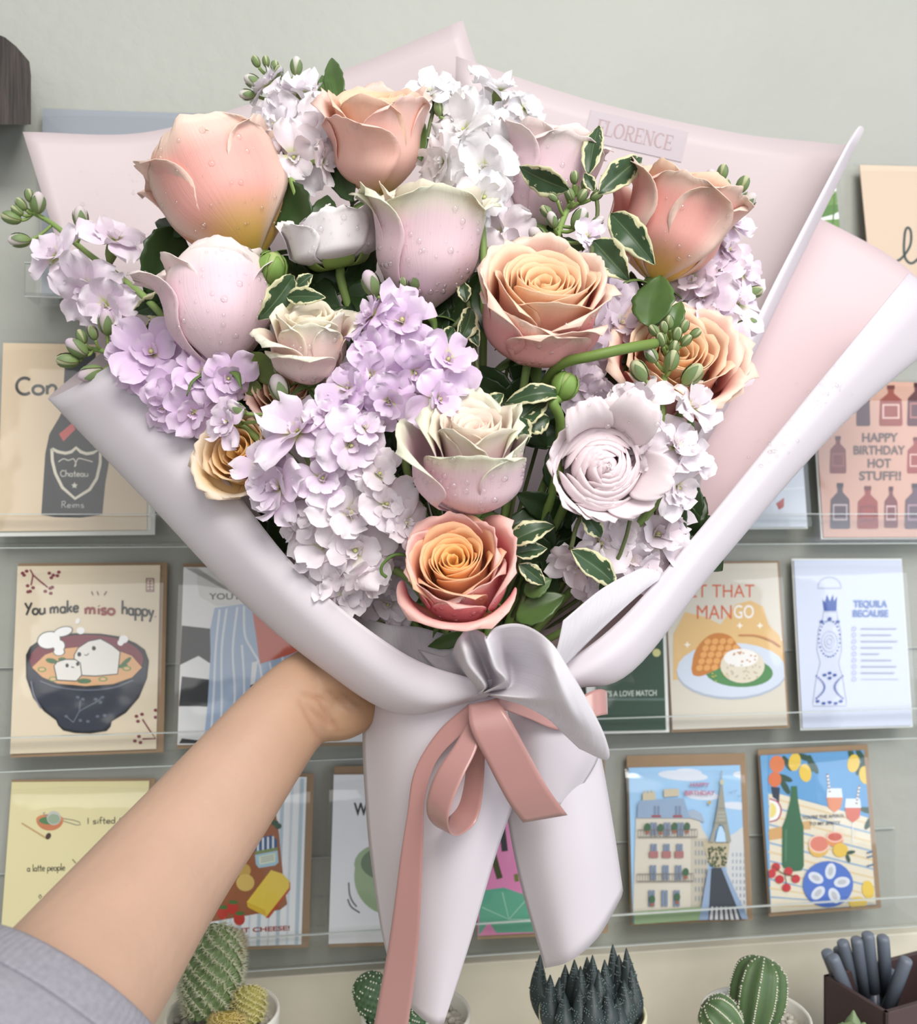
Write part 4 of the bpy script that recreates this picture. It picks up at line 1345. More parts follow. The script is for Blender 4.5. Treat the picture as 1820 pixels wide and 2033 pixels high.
def beads(o, spots, n, seed):
    me_ = o.data
    tr = BVHTree.FromPolygons([v.co.copy() for v in me_.vertices], [tuple(p.vertices) for p in me_.polygons])
    rn = random.Random(seed)
    b = MB()
    for _ in range(n):
        x, y, sx, sy = rn.choice(spots)
        r_ = ray(x + rn.gauss(0, sx), y + rn.gauss(0, sy)).normalized()
        h = tr.ray_cast(CAMP, r_)
        if h[0] is None:
            continue
        nn = h[1] if h[1].dot(r_) < 0 else -h[1]
        w = .00035 + .0011 * rn.random() ** 4
        b.ball(h[0] + nn * .00035, w, nn, w * .7, (.9, .9, .9), 8, 5)
    tag(b.build('dew_drops', M_DEW, o), kind='stuff')


beads(r3_sheet, [(1600, 800, 22, 22), (1640, 770, 24, 20), (1560, 850, 20, 24), (1660, 762, 6, 6), (1530, 890, 20, 20)], 90, 3)
beads(bl_sheet, [(330, 335, 20, 30), (280, 370, 20, 20), (200, 400, 40, 40)], 40, 4)

# small paper tag with serif lettering on the right back sheet
def on_sheet(x, y):
    d = .647 + (.0 if x < 1300 else -.0)
    return d


bms = br_sheet.data
from mathutils.bvhtree import BVHTree
bvh = BVHTree.FromPolygons([v.co.copy() for v in bms.vertices], [tuple(p.vertices) for p in bms.polygons])


def tagp(x, y, lift):
    r = ray(x, y)
    hit = bvh.ray_cast(CAMP, r.normalized())
    k = hit[3] if hit[0] else .645 * r.length
    return CAMP + r.normalized() * (k - lift)


TL, TR, BLc = (1173, 218), (1367, 262), (1158, 278)


def tg(u, v):
    return (TL[0] + u * (TR[0] - TL[0]) + v * (BLc[0] - TL[0]), TL[1] + u * (TR[1] - TL[1]) + v * (BLc[1] - TL[1]))


M_TAG = mat('grey_pink_tag', S(184, 172, 178), rough=.5)
M_TINK = mat('tag_ink', S(170, 142, 146), rough=.5)
t = thing('name_tag', 'small grey-pink rectangular tag with serif capitals on the back paper', 'tag', tagp(*tg(.5, 1), .001))
b = MB()
b.grid([[tagp(*tg(j / 12, i / 4), .0007) for j in range(13)] for i in range(5)])
b.build('tag_card', M_TAG, t, False, solid=.0002)
SER = {
    'F': [(0.12, 0, .12, 1, 1), (.12, 1, .56, 1, 0), (.12, .5, .42, .5, 0), (.56, 1, .56, .78, 0), (.42, .6, .42, .4, 0), (0, 0, .26, 0, 0), (0, 1, .2, 1, 0)],
    'L': [(.12, 0, .12, 1, 1), (0, 0, .56, 0, 0), (.56, 0, .56, .24, 0), (0, 1, .26, 1, 0)],
    'R': [(.12, 0, .12, 1, 1), (0, 1, .36, 1, 0), (.12, .5, .36, .5, 0), (.30, .5, .56, 0, 1), (0, 0, .26, 0, 0), (.5, 0, .66, 0, 0)],
    'E': [(.12, 0, .12, 1, 1), (0, 1, .52, 1, 0), (0, 0, .56, 0, 0), (.12, .5, .42, .5, 0), (.52, 1, .52, .8, 0), (.56, 0, .56, .22, 0), (.42, .6, .42, .4, 0)],
    'N': [(.1, 0, .1, 1, 0), (.1, 1, .6, 0, 1), (.6, 0, .6, 1, 0), (0, 0, .2, 0, 0), (.5, 1, .7, 1, 0), (0, 1, .14, 1, 0)],
}
b = MB()
x = 0.0
wid = {'F': .6, 'L': .62, 'O': .82, 'R': .7, 'E': .64, 'N': .76, 'C': .72}
word = 'FLORENCE'
tot = sum(wid[c_] for c_ in word)
U0, U1, V0, V1 = .10, .88, .70, .24


def lp(a, q):
    return tagp(*tg(U0 + (U1 - U0) * a / tot, V0 + (V1 - V0) * q), .0010)


def lstroke(pts, ws):
    vs = []
    for i, (a, q) in enumerate(pts):
        p0, p1 = pts[max(i - 1, 0)], pts[min(i + 1, len(pts) - 1)]
        dx, dy = (p1[0] - p0[0]), (p1[1] - p0[1])
        l = sqrt(dx * dx + dy * dy) or 1
        w_ = ws[i] / 2
        vs += [lp(a - dy / l * w_, q + dx / l * w_), lp(a + dy / l * w_, q - dx / l * w_)]
    b.add(vs, [(2 * i, 2 * i + 1, 2 * i + 3, 2 * i + 2) for i in range(len(pts) - 1)])


for c_ in word:
    if c_ in SER:
        for (a0_, b0_, a1_, b1_, tk) in SER[c_]:
            w_ = .13 if tk else .05
            lstroke([(x + a0_, b0_), (x + a1_, b1_)], [w_, w_])
    if c_ == 'O':
        pts = _o(x + .38, .5, .32, .5, 0, 360, 20)
        lstroke(pts, [.05 + .09 * abs(cos(2 * pi * i / 20)) for i in range(21)])
    if c_ == 'C':
        pts = _o(x + .38, .5, .32, .5, 50, 310, 18)
        lstroke(pts, [.05 + .09 * abs(cos(radians(50 + 260 * i / 18))) for i in range(19)])
    if c_ == 'R':
        pts = _o(x + .34, .75, .2, .25, 90, -90, 10)
        lstroke(pts, [.05 + .08 * sin(pi * i / 10) for i in range(11)])
    x += wid[c_]
b.build('lettering', M_TINK, t, False)

# satin ribbon bow
rib = thing('ribbon_bow', 'dusty pink satin ribbon bow tied below the flowers with a long tail', 'ribbon', P(955, 1410, .458))


def strip(name, pairs, n=6, across=4):
    rows = [[tuple(l[k] + (r[k] - l[k]) * q / across for k in range(3)) for q in range(across + 1)] for l, r in pairs]
    b = MB()
    b.grid(psurf(rows, 2, n))
    return b.build(name, M_SATIN, rib, True, solid=.0004)


strip('long_tail', [((930, 1398, .462), (958, 1412, .458)), ((869, 1453, .462), (927, 1447, .456)), ((823, 1530, .462), (869, 1507, .458)), ((808, 1618, .463), (844, 1580, .459)),
                    ((795, 1700, .466), (840, 1665, .461)), ((782, 1800, .470), (836, 1780, .464)), ((769, 1888, .476), (831, 1868, .468)), ((752, 1980, .480), (820, 1965, .472)), ((738, 2060, .484), (806, 2060, .476))])
strip('loop', [((936, 1420, .456), (958, 1425, .454)), ((905, 1475, .451), (946, 1486, .447)), ((868, 1530, .448), (920, 1540, .440)), ((849, 1580, .449), (898, 1592, .437)), ((849, 1618, .453), (889, 1630, .436)),
               ((868, 1642, .457), (896, 1656, .441)), ((886, 1640, .466), (916, 1656, .450)), ((894, 1604, .472), (945, 1630, .458)), ((906, 1552, .472), (957, 1582, .460)), ((925, 1500, .468), (962, 1510, .460)), ((940, 1440, .462), (964, 1440, .458))])
strip('right_tail', [((930, 1400, .452), (985, 1386, .452)), ((934, 1445, .447), (1015, 1432, .446)), ((965, 1510, .447), (1052, 1500, .445)), ((1006, 1588, .450), (1088, 1565, .447)), ((1038, 1633, .456), (1126, 1618, .453))])
strip('right_loop', [((985, 1378, .460), (985, 1404, .458)), ((1035, 1392, .464), (1045, 1425, .460)), ((1110, 1400, .470), (1115, 1450, .464)), ((1180, 1370, .475), (1180, 1424, .468)), ((1203, 1372, .482), (1205, 1418, .475)), ((1190, 1374, .490), (1190, 1420, .483)), ((1100, 1385, .492), (1100, 1425, .486))])
# ------------------------------------------------------------------ the person's forearm and hand
M_SKIN = mat('skin', None, rough=.5, spec=.35, sss=.12, bump=.12, bscale=220)
M_KNIT = mat('grey_jersey', S(150, 148, 156), rough=.9, mott=.12, mscale=400)


def loft(b, secs, n=24):
    """secs: (centre, side vector a, depth vector b)"""
    rows = []
    for c_, a_, d_ in secs:
        rows.append([c_ + a_ * cos(2 * pi * k / n) + d_ * sin(2 * pi * k / n) for k in range(n)])
    vs = [q for r in rows for q in r]
    fs = [(i * n + k, i * n + (k + 1) % n, (i + 1) * n + (k + 1) % n, (i + 1) * n + k) for i in range(len(rows) - 1) for k in range(n)]
    fs += [tuple(range(n - 1, -1, -1)), tuple((len(rows) - 1) * n + k for k in range(n))]
    b.add(vs, fs)


def arm_sec(up, lo, d, flat=.85, tilt=0.0):
    u, l = P(*up, d), P(*lo, d)
    a_ = (u - l) * .5
    ax_ = (P(700, 1370, .51) - P(-70, 2130, .345)).normalized()
    d_ = ax_.cross(a_).normalized() * a_.length * flat
    if d_.y < 0:
        d_ = -d_
    return ((u + l) * .5, a_, d_)


ctl = [((-330, 2130), (60, 2560), .300, .92), ((-170, 2000), (190, 2290), .335, .9), ((-20, 1885), (285, 2080), .368, .88), ((110, 1755), (348, 1962), .398, .86), ((245, 1618), (432, 1806), .432, .84),
       ((380, 1482), (520, 1662), .462, .80), ((480, 1380), (590, 1545), .484, .76), ((545, 1322), (632, 1482), .497, .72), ((600, 1288), (672, 1466), .507, .66), ((655, 1270), (712, 1450), .514, .60), ((720, 1270), (765, 1440), .520, .52), ((780, 1285), (810, 1425), .526, .44)]
secs = [arm_sec(u, l, d, f) for u, l, d, f in ctl]
cs = spline([s_[0] for s_ in secs], 4)
as_ = spline([s_[1] for s_ in secs], 4)
ds = spline([s_[2] for s_ in secs], 4)
bod = MB()
loft(bod, list(zip(cs, as_, ds)))


def finger(pts, r0, r1):
    pth = spline([P(*p) for p in pts], 6)
    n = len(pth)
    rad = [r0 + (r1 - r0) * i / (n - 1) for i in range(n)]
    pth.append(pth[-1] + (pth[-1] - pth[-2]) * .8)
    rad.append(rad[-1] * .55)
    bod.tube(pth, rad, n=14)


finger([(760, 1315, .528), (840, 1310, .552), (920, 1318, .572), (990, 1330, .572), (1045, 1345, .556)], .0098, .0074)
finger([(765, 1350, .530), (850, 1348, .556), (930, 1354, .576), (1005, 1364, .574), (1065, 1376, .556)], .0100, .0076)
finger([(765, 1385, .530), (845, 1386, .555), (925, 1390, .574), (995, 1398, .572), (1050, 1406, .556)], .0096, .0072)
finger([(755, 1415, .528), (825, 1420, .550), (895, 1424, .566), (955, 1428, .564), (1000, 1434, .552)], .0088, .0064)
finger([(640, 1345, .508), (690, 1335, .503), (740, 1335, .500), (785, 1345, .499), (820, 1360, .500)], .0130, .0085)
# heel of the palm and thumb base
bod.ball(P(690, 1405, .508), .0165, P(760, 1370, .52) - P(640, 1440, .5), .024, n=14, m=10)
bod.ball(P(672, 1345, .505), .0165, P(740, 1300, .5) - P(620, 1390, .5), .024, n=14, m=10)
tmp = bod.build('person_tmp', M_SKIN, None)
rm = tmp.modifiers.new('rm', 'REMESH')
rm.mode = 'VOXEL'
rm.voxel_size = .0016
smo = tmp.modifiers.new('sm', 'SMOOTH')
smo.iterations = 10
smo.factor = .5
dg = bpy.context.evaluated_depsgraph_get()
ev = tmp.evaluated_get(dg)
me = ev.to_mesh()
hb = MB()
# creases at the wrist
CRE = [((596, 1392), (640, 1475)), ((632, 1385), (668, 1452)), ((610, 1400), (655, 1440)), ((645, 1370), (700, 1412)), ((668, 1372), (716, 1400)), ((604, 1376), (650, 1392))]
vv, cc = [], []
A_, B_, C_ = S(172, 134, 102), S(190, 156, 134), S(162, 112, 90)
for v in me.vertices:
    p = v.co.copy()
    no = v.normal
    sx, sy = CX + p.x / p.y * F, CY - (p.z - CZ) / p.y * F
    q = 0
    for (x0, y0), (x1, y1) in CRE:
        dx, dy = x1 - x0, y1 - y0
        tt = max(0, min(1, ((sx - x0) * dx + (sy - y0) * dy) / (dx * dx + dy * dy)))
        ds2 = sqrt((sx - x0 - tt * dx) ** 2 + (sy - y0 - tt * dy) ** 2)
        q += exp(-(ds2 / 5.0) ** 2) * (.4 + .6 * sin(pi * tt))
    if no.y < .2:
        p -= no * .0011 * min(q, 1.4)
    vv.append(p)
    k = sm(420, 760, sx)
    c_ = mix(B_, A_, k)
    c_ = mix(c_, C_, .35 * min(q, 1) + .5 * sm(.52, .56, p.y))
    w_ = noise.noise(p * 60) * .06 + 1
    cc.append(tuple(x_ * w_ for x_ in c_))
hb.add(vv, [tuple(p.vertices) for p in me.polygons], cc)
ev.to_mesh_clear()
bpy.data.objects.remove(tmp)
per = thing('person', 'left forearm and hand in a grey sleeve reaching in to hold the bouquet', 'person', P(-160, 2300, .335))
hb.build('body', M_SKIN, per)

# sleeve: jersey tube with a ribbed cuff
def sl_sec(up, lo, d, k, flat=.9):
    c_, a_, d_ = arm_sec(up, lo, d, flat)
    return (c_, a_ * k, d_ * k)


sl = [((-420, 2230), (0, 2700), .285, 1.35), ((-260, 2080), (120, 2400), .318, 1.28), ((-120, 1950), (215, 2200), .345, 1.22), ((-75, 1915), (248, 2130), .356, 1.20)]
ss = [sl_sec(u, l, d, k) for u, l, d, k in sl]
n = 48
b = MB()
cs, as_, ds = (spline([s_[i] for s_ in ss], 5) for i in range(3))
b.grid([[c_ + a_ * cos(2 * pi * k / n) + d_ * sin(2 * pi * k / n) for k in range(n)] for c_, a_, d_ in zip(cs, as_, ds)], wrap=True)
slv = b.build('sleeve', M_KNIT, per, True, solid=.003)
cf = [((-75, 1915), (248, 2130), .356, 1.21), ((-55, 1900), (262, 2108), .361, 1.215), ((-22, 1872), (284, 2072), .3685, 1.17), ((-14, 1866), (288, 2064), .370, 1.13)]
ss = [sl_sec(u, l, d, k) for u, l, d, k in cf]
n = 360
b = MB()
cs, as_, ds = (spline([s_[i] for s_ in ss], 5) for i in range(3))
b.grid([[c_ + (a_ * cos(2 * pi * k / n) + d_ * sin(2 * pi * k / n)) * (1 + .006 * (k % 4 < 2)) for k in range(n)] for c_, a_, d_ in zip(cs, as_, ds)], wrap=True)
b.build('ribbed_cuff', M_KNIT, per, True, solid=.003)
# ------------------------------------------------------------------ flowers
def D(x, y):
    r = sqrt(((x - 900) / 850) ** 2 + ((y - 900) / 800) ** 2)
    return .455 + .095 * r ** 1.6


M_PETAL = mat('petal', None, rough=.5, spec=.3, transl=.2, streak=.03)
M_STOCKP = mat('stock_petal', None, rough=.6, spec=.25, transl=.22, streak=.035)
M_GREEN = mat('green_stem', None, rough=.5, spec=.35)
M_LEAF = mat('dark_leaf', None, rough=.32, spec=.45, transl=.12, mott=.2, mscale=60)
GRIP = P(952, 1385, .515)


def leafmat():
    m = mat('variegated_leaf', None, rough=.34, spec=.4, transl=.12)
    nt = m.node_tree
    N, L = nt.nodes, nt.links
    uv = N.new('ShaderNodeAttribute'); uv.attribute_name = 'puv'
    nz = N.new('ShaderNodeTexNoise'); nz.inputs['Scale'].default_value = 3.2; nz.inputs['Detail'].default_value = 3
    L.new(uv.outputs['Vector'], nz.inputs['Vector'])
    sp = N.new('ShaderNodeSeparateXYZ'); L.new(uv.outputs['Vector'], sp.inputs[0])
    ab = N.new('ShaderNodeMath'); ab.operation = 'ABSOLUTE'; L.new(sp.outputs['X'], ab.inputs[0])
    ad = N.new('ShaderNodeMath'); ad.operation = 'MULTIPLY_ADD'; ad.inputs[1].default_value = 1.1; L.new(nz.outputs['Fac'], ad.inputs[0]); L.new(ab.outputs[0], ad.inputs[2])
    mr = N.new('ShaderNodeMapRange'); mr.inputs[1].default_value = 1.24; mr.inputs[2].default_value = 1.32; L.new(ad.outputs[0], mr.inputs[0])
    # paler vein along the middle
    vn = N.new('ShaderNodeMapRange'); vn.inputs[1].default_value = .0; vn.inputs[2].default_value = .06; vn.inputs[3].default_value = .45; vn.inputs[4].default_value = 0; L.new(ab.outputs[0], vn.inputs[0])
    at = [n for n in N if n.type == 'ATTRIBUTE' and n.attribute_name == 'Col'][0]
    mx0 = N.new('ShaderNodeMix'); mx0.data_type = 'RGBA'; mx0.inputs[7].default_value = (*S(140, 158, 112), 1)
    L.new(vn.outputs[0], mx0.inputs[0]); L.new(at.outputs['Color'], mx0.inputs[6])
    mx = N.new('ShaderNodeMix'); mx.data_type = 'RGBA'; mx.inputs[7].default_value = (*S(222, 218, 176), 1)
    L.new(mr.outputs[0], mx.inputs[0]); L.new(mx0.outputs[2], mx.inputs[6])
    L.new(mx.outputs[2], N['Principled BSDF'].inputs['Base Color'])
    for n in N:
        if n.type == 'BSDF_TRANSLUCENT':
            L.new(mx.outputs[2], n.inputs[0])
    return m


M_VAR = leafmat()


def frame(c, axis, roll=0.0):
    a = V((axis[0], -axis[2], axis[1])).normalized()
    vw = (CAMP - c).normalized()
    f = vw - a * vw.dot(a)
    if f.length < .05:
        f = V((0, 0, -1)) - a * a.dot(V((0, 0, -1)))
    f.normalize()
    s_ = a.cross(f)
    if roll:
        f, s_ = f * cos(roll) + s_ * sin(roll), s_ * cos(roll) - f * sin(roll)
    return f, s_, a


def petal_pts(R, H, ph, A, r, h, flare, roll, side, seed, nu=15, nv=15, ov=.05, base=0.0, pt=.02, belly=.5, amp=1.0, taper=1.0):
    """one petal on a cup: rises to a belly, then bends outward (flare, roll) or closes inward (flare < 0)"""
    pts = []
    L_ = H * (h - base)
    B = flare * 2.2 + roll * .55
    rr, zz0 = 0.0, H * base
    for i in range(nv):
        v = i / (nv - 1)
        if v <= belly:
            q = v / belly
            rr = R * r * sin(q * pi / 2) ** .8
            zz0 = H * base + L_ * v
        else:
            k = (v - belly) / (1 - belly)
            fi = B * k ** 1.6 + roll * .5 * max(0, (k - .75) / .25) ** 2
            rr += L_ / (nv - 1) * sin(fi)
            zz0 += L_ / (nv - 1) * cos(fi)
        w = .5 + .5 * min(1, v * 1.7)
        if v > .6:
            w *= 1 - taper * (1 - sqrt(max(.05, 1 - ((v - .6) / .405) ** 2.6)))
        w *= R * r / max(rr, R * r) if rr > R * r else 1
        q = min(1, v / belly)
        row = []
        for j in range(nu):
            u = 2 * j / (nu - 1) - 1
            rad = rr
            zz_ = zz0 - L_ * .10 * abs(u) ** 2.4 * v * v * max(.25, cos(min(1.5, abs(B)))) + pt * L_ * max(0, 1 - abs(u) * 3) * v ** 4
            e2 = max(0, (abs(u) - .6) / .4) * min(1, v * 1.4)
            rad += side * R * e2 * e2 * .34
            an = ph + u * A * w
            rad += ov * R * u * q
            nn = noise.noise(V((u * 1.6 + seed * 3.1, v * 1.7, seed * 1.7)))
            n2 = noise.noise(V((u * 3.6 + seed, v * 2, seed * .7 + 9)))
            rad += (nn * .06 + n2 * .05 * v * v) * R * v * amp
            zz_ += (n2 * .06 * v * v + nn * .03 * v) * R * amp
            row.append((rad * cos(an), rad * sin(an), zz_, u, v))
        pts.append(row)
    return pts


def dew(parent, src, n, seed, rmin=.0004, rmax=.0019):
    """water beads resting on the outward side of faces that look towards the room"""
    if not src:
        return
    rn = random.Random(seed)
    d = MB()
    for _ in range(n):
        p, nn = rn.choice(src)
        r = rmin + (rmax - rmin) * rn.random() ** 3
        x = nn.orthogonal().normalized(); y = nn.cross(x)
        q = p + (x * rn.uniform(-1, 1) + y * rn.uniform(-1, 1)) * .0011 + nn * r * .12
        d.ball(q, r, nn, r * .75, (.9, .9, .9), 8, 5)
    tag(d.build('dew_drops', M_DEW, parent), kind='stuff')


PAL = {
    'peach': dict(base=(250, 210, 128), main=(253, 208, 194), tip=(253, 220, 208), inner=(255, 216, 172)),
    'peachr': dict(base=(247, 206, 106), main=(246, 182, 172), tip=(247, 222, 206), inner=(254, 216, 174)),
    'apricot': dict(base=(244, 198, 138), main=(250, 184, 180), tip=(254, 226, 208), inner=(255, 214, 166)),
    'orange': dict(base=(252, 200, 134), main=(252, 172, 176), tip=(254, 206, 196), inner=(255, 202, 126)),
    'pink': dict(base=(244, 222, 226), main=(247, 219, 228), tip=(248, 234, 230), inner=(250, 234, 228)),
    'blush': dict(base=(246, 218, 222), main=(247, 219, 226), tip=(242, 241, 218), inner=(253, 230, 216)),
    'cream': dict(base=(250, 224, 214), main=(251, 226, 218), tip=(250, 245, 226), inner=(253, 240, 216)),
    'yellow': dict(base=(252, 212, 138), main=(252, 226, 180), tip=(252, 234, 212), inner=(254, 204, 124)),
}


def rose(label, x, y, w, axis, ratio, pal, outer, heart=12, seed=1, dd=0.0, dews=60, hh=.93, mid=5, midr=.74, sep=True, hs=1.0, group='roses in the bouquet', heart_r=.60):
    d = D(x, y) + dd
    c = P(x, y, d)
    R = w / 2 * d / F
    H = ratio * 2 * R
    f, s_, a = frame(c, axis)
    o = c - a * (H * .5)
    p_ = {k: S(*v) for k, v in PAL[pal].items()}
    t = thing('rose', label, 'rose', o, group)
    src = []

    def world_(q):
        return o + f * q[0] + s_ * q[1] + a * q[2]

    def col(u, v, lay):
        m_ = mix(p_['base'], p_['main'], sm(.08, .42, v + .08 * (1 - u * u))) if pal != 'peachr' else mix(p_['base'], p_['main'], sm(.10, .46, v + .06 * abs(u)))
        m_ = mix(m_, p_['tip'], sm(.72, .98, v + .10 * abs(u)) if pal != 'peachr' else max(sm(.74, .98, v), .85 * sm(.5, .95, abs(u))))
        return mix(m_, p_['inner'], lay)

    def petal(nm, ph, A, r, h, flare, roll, side, sd, lay, dewy, nu=15, nv=15, **kw):
        pts = petal_pts(R, H, ph, A, r, h, flare, roll, side, sd, nu, nv, **kw)
        b = MB()
        wp = [[world_(q) for q in row] for row in pts]
        b.grid(wp, [col(q[3], q[4], lay) for row in pts for q in row], [(q[3] + sd * 2.3, q[4] + sd * 1.1, sd) for row in pts for q in row])
        b.build(nm, M_PETAL, t, True, solid=.0004)
        if dewy:
            for i in range(1, nv - 1):
                for j in range(1, nu - 1):
                    nn = (wp[i][j + 1] - wp[i][j - 1]).cross(wp[i + 1][j] - wp[i - 1][j])
                    if nn.length > 0:
                        nn.normalize()
                        if nn.dot(wp[i][j] - o - a * ((wp[i][j] - o).dot(a))) < 0:
                            nn = -nn
                        if nn.dot((CAMP - wp[i][j]).normalized()) > .15 and i > 2:
                            src.append((wp[i][j], nn))

    # spiral heart
    for k in range(heart):
        g = k / max(1, heart - 1)
        r = (.07 + (heart_r - .07) * g ** .85) * hs
        A = 2.5 - 1.2 * g
        h = hh - .10 * (1 - g) ** 2 + .02 * sin(k * 2.1)
        petal('heart_petal', k * 2.4 + seed, A, r, h, .0 + .03 * g, .05 + .22 * g, .05, seed + k * .37, 1 - .45 * g, False, 21, 9, base=.25, belly=.4, amp=.35, taper=.06 + .2 * g, ov=.05 + .05 * g, pt=.0)
    for k in range(mid):
        petal('inner_petal', k * 2 * pi / mid + seed * .7, 1.05, midr, hh + .02, .05, .35, .15, seed + 20 + k, .40, False, 17, 13, amp=.45, taper=.32, ov=.09)
    for k, q in enumerate(outer):
        ph, A, r, h, fl, ro = q[:6]
        sd = q[6] if len(q) > 6 else .3
        petal('outer_petal', radians(ph), A, r, h, fl, ro, sd, seed + 40 + k, 0, True, 19, 17, taper=.62)
    # receptacle, sepals and stem
    if sep:
        b = MB()
        b.ball(o + a * (R * .02), R * .24, a, R * .22, S(112, 134, 72), 12, 8)
        b.build('receptacle', M_GREEN, t)
        for k in range(5):
            an = k * 2 * pi / 5 + .3
            dr = f * cos(an) + s_ * sin(an)
            sd_ = a.cross(dr)
            pth = [o + dr * R * .18, o + dr * R * .46 - a * R * .02, o + dr * R * .72 - a * R * .16, o + dr * R * .86 - a * R * .42]
            pp = spline(pth, 4)
            b = MB()
            b.grid([[q + sd_ * (R * .14 * (1 - (i / (len(pp) - 1)) ** 1.4) * u + 0) - a * (abs(u) * R * .02) for u in (-1, 0, 1)] for i, q in enumerate(pp)], S(96, 122, 62))
            b.build('sepal', M_GREEN, t, True, solid=.0005)
    b = MB()
    e = o - a * R * .1
    gp = GRIP + V(((x - 900) * .00003, (seed % 5) * .002, (seed % 7) * .003))
    b.tube(spline([e, e - a * .02 + (gp - e) * .1, e + (gp - e) * .55 + V((0, .02, -.01)), gp], 6), .0024, S(98, 122, 64), 8)
    b.build('stem', M_GREEN, t)
    if dews:
        dew(t, src, dews, seed)
    return t


Z = 0.0
FULL = [(0, 1.0, .90, .97, .10, .6), (144, 1.0, .92, .96, .12, .7), (216, 1.0, .90, .96, .12, .7), (72, .95, .96, .93, .16, .8), (288, .95, .96, .93, .16, .8)]
rose('large peach rose turned away at upper left, yellow at its base', 450, 402, 246, (-.42, .86, .02), 1.06, 'peachr',
     [(160, 1.1, .80, 1.14, .10, .6), (220, 1.0, .86, 1.08, .14, .8), (285, 1.0, .90, .98, .06, .35), (75, 1.0, .92, .95, .06, .4), (2, 1.5, .99, .97, -.02, .30, .1)], 9, 3, dews=170, midr=.7)
rose('tall peach rose at the top of the bouquet, opening upward', 747, 285, 190, (.0, .84, .46), 1.12, 'peach',
     [(175, 1.1, .82, 1.0, .06, .5), (110, 1.0, .84, 1.0, .08, .6), (250, 1.0, .86, .97, .10, .6), (42, 1.15, .86, .94, .04, .40), (-38, 1.15, .92, .80, .06, .70)], 13, 5, dews=16)
rose('blush pink rose with greenish rim in the upper middle', 846, 492, 206, (.05, .92, .22), 1.26, 'blush',
     [(170, 1.0, .86, 1.0, .10, .8), (110, 1.0, .88, .98, .14, 1.0), (250, 1.0, .88, .98, .12, .9), (-72, .9, .98, .95, .08, .7), (12, 1.45, .95, .93, .03, .60, .12)], 11, 7, dews=190)
rose('pale pink rose at the left with large beaded drops', 432, 618, 214, (-.10, .9, .02), 1.15, 'pink',
     [(160, 1.0, .8, 1.04, .1, .5), (90, .9, .92, .95, .16, .6), (-85, .85, .95, .92, .36, .7), (215, .9, .85, 1.0, .1, .4), (6, 1.45, .98, .99, -.16, .10, .1)], 6, 9, dews=170)
rose('small cream and pink rose with petals folded down at left centre', 614, 686, 140, (.02, .84, .46), 1.16, 'cream',
     [(180, 1.0, .8, .98, .06, .5), (110, 1.0, 1.05, .92, .34, .7), (60, 1.0, .84, .95, .05, .3), (-66, 1.05, 1.08, .86, .46, .9), (0, 1.2, .85, .90, .03, .25), (-22, 1.0, 1.10, .68, .44, 1.0)], 10, 11, dews=120)
rose('large peach rose with an open apricot spiral in the centre', 1070, 620, 230, (.08, .64, .74), .96, 'apricot',
     [(180, 1.2, .80, 1.0, .02, .35), (115, 1.1, .84, .98, .04, .45), (245, 1.1, .84, .98, .04, .45), (65, 1.1, .94, .90, .05, .55), (290, 1.1, .92, .92, .04, .5), (-22, 1.4, .98, .78, .0, .25), (30, 1.0, 1.0, .76, .06, .65)], 17, 13, dews=170, heart_r=.66)
rose('coral peach rose at upper right with swept outer petals', 1340, 452, 196, (.28, .84, .20), 1.18, 'peachr',
     [(160, 1.0, .84, .98, .08, .5), (100, 1.0, .95, .90, .12, .5), (230, 1.0, .84, 1.0, .08, .5), (-75, .9, 1.02, .95, .12, .6), (-110, .8, 1.3, .84, .2, .5), (50, 1.1, .92, .92, .08, .5), (-8, 1.3, .92, .88, .03, .60)], 11, 15, dews=70)
rose('pale pink rose half hidden behind the variegated sprig', 1082, 352, 176, (.15, .9, .14), 1.15, 'pink',
     [(180, 1.0, .85, .98, .12, .8), (100, 1.0, .92, .96, .2, .9), (250, 1.0, .9, .95, .15, .7), (-60, .9, .98, .95, .14, .8), (20, 1.3, .94, .86, .06, .6)], 8, 17, dd=.02, dews=150)
rose('blush rose with cream centre and one wide open left petal', 938, 918, 206, (.02, .80, .50), 1.14, 'blush',
     [(180, 1.2, .66, 1.02, .02, .5), (105, 1.1, .70, 1.0, .03, .5), (250, 1.1, .70, 1.0, .03, .5), (70, 1.1, .92, .82, .02, .3), (-92, 1.25, 1.15, .84, .22, .35), (4, 1.45, .94, .80, .0, .30, .12)], 16, 19, dews=200, heart_r=.50, midr=.58)
orange = rose('orange centred rose at the bottom front, just above the tissue', 907, 1145, 196, (-.08, .58, .80), 1.02, 'orange',
     [(180, 1.3, .80, 1.0, .0, .25), (110, 1.2, .80, 1.0, .0, .25), (250, 1.2, .80, 1.0, .0, .25), (30, 1.2, .84, .90, .0, .3), (-40, 1.2, .86, .88, .0, .3), (88, 1.05, 1.04, .98, .06, .4), (-14, 1.5, 1.06, .74, .30, .75)], 18, 21, dews=110, dd=-.012, heart_r=.62)
b = MB()
b.tube(spline([P(836, 1118, .474), P(812, 1104, .466), P(782, 1102, .462), P(760, 1120, .462), P(757, 1136, .463), P(767, 1146, .464)], 6), [.0009] * 31, S(98, 128, 66), 6)
b.build('sepal', M_GREEN, orange)
rose('peach rose at the right behind the green bud cluster', 1330, 742, 216, (.05, .5, .85), .9, 'apricot', FULL + [(100, 1.0, 1.06, .9, .15, .5), (200, 1.0, 1.05, .85, .15, .5)], 14, 23, dd=.022, dews=0)
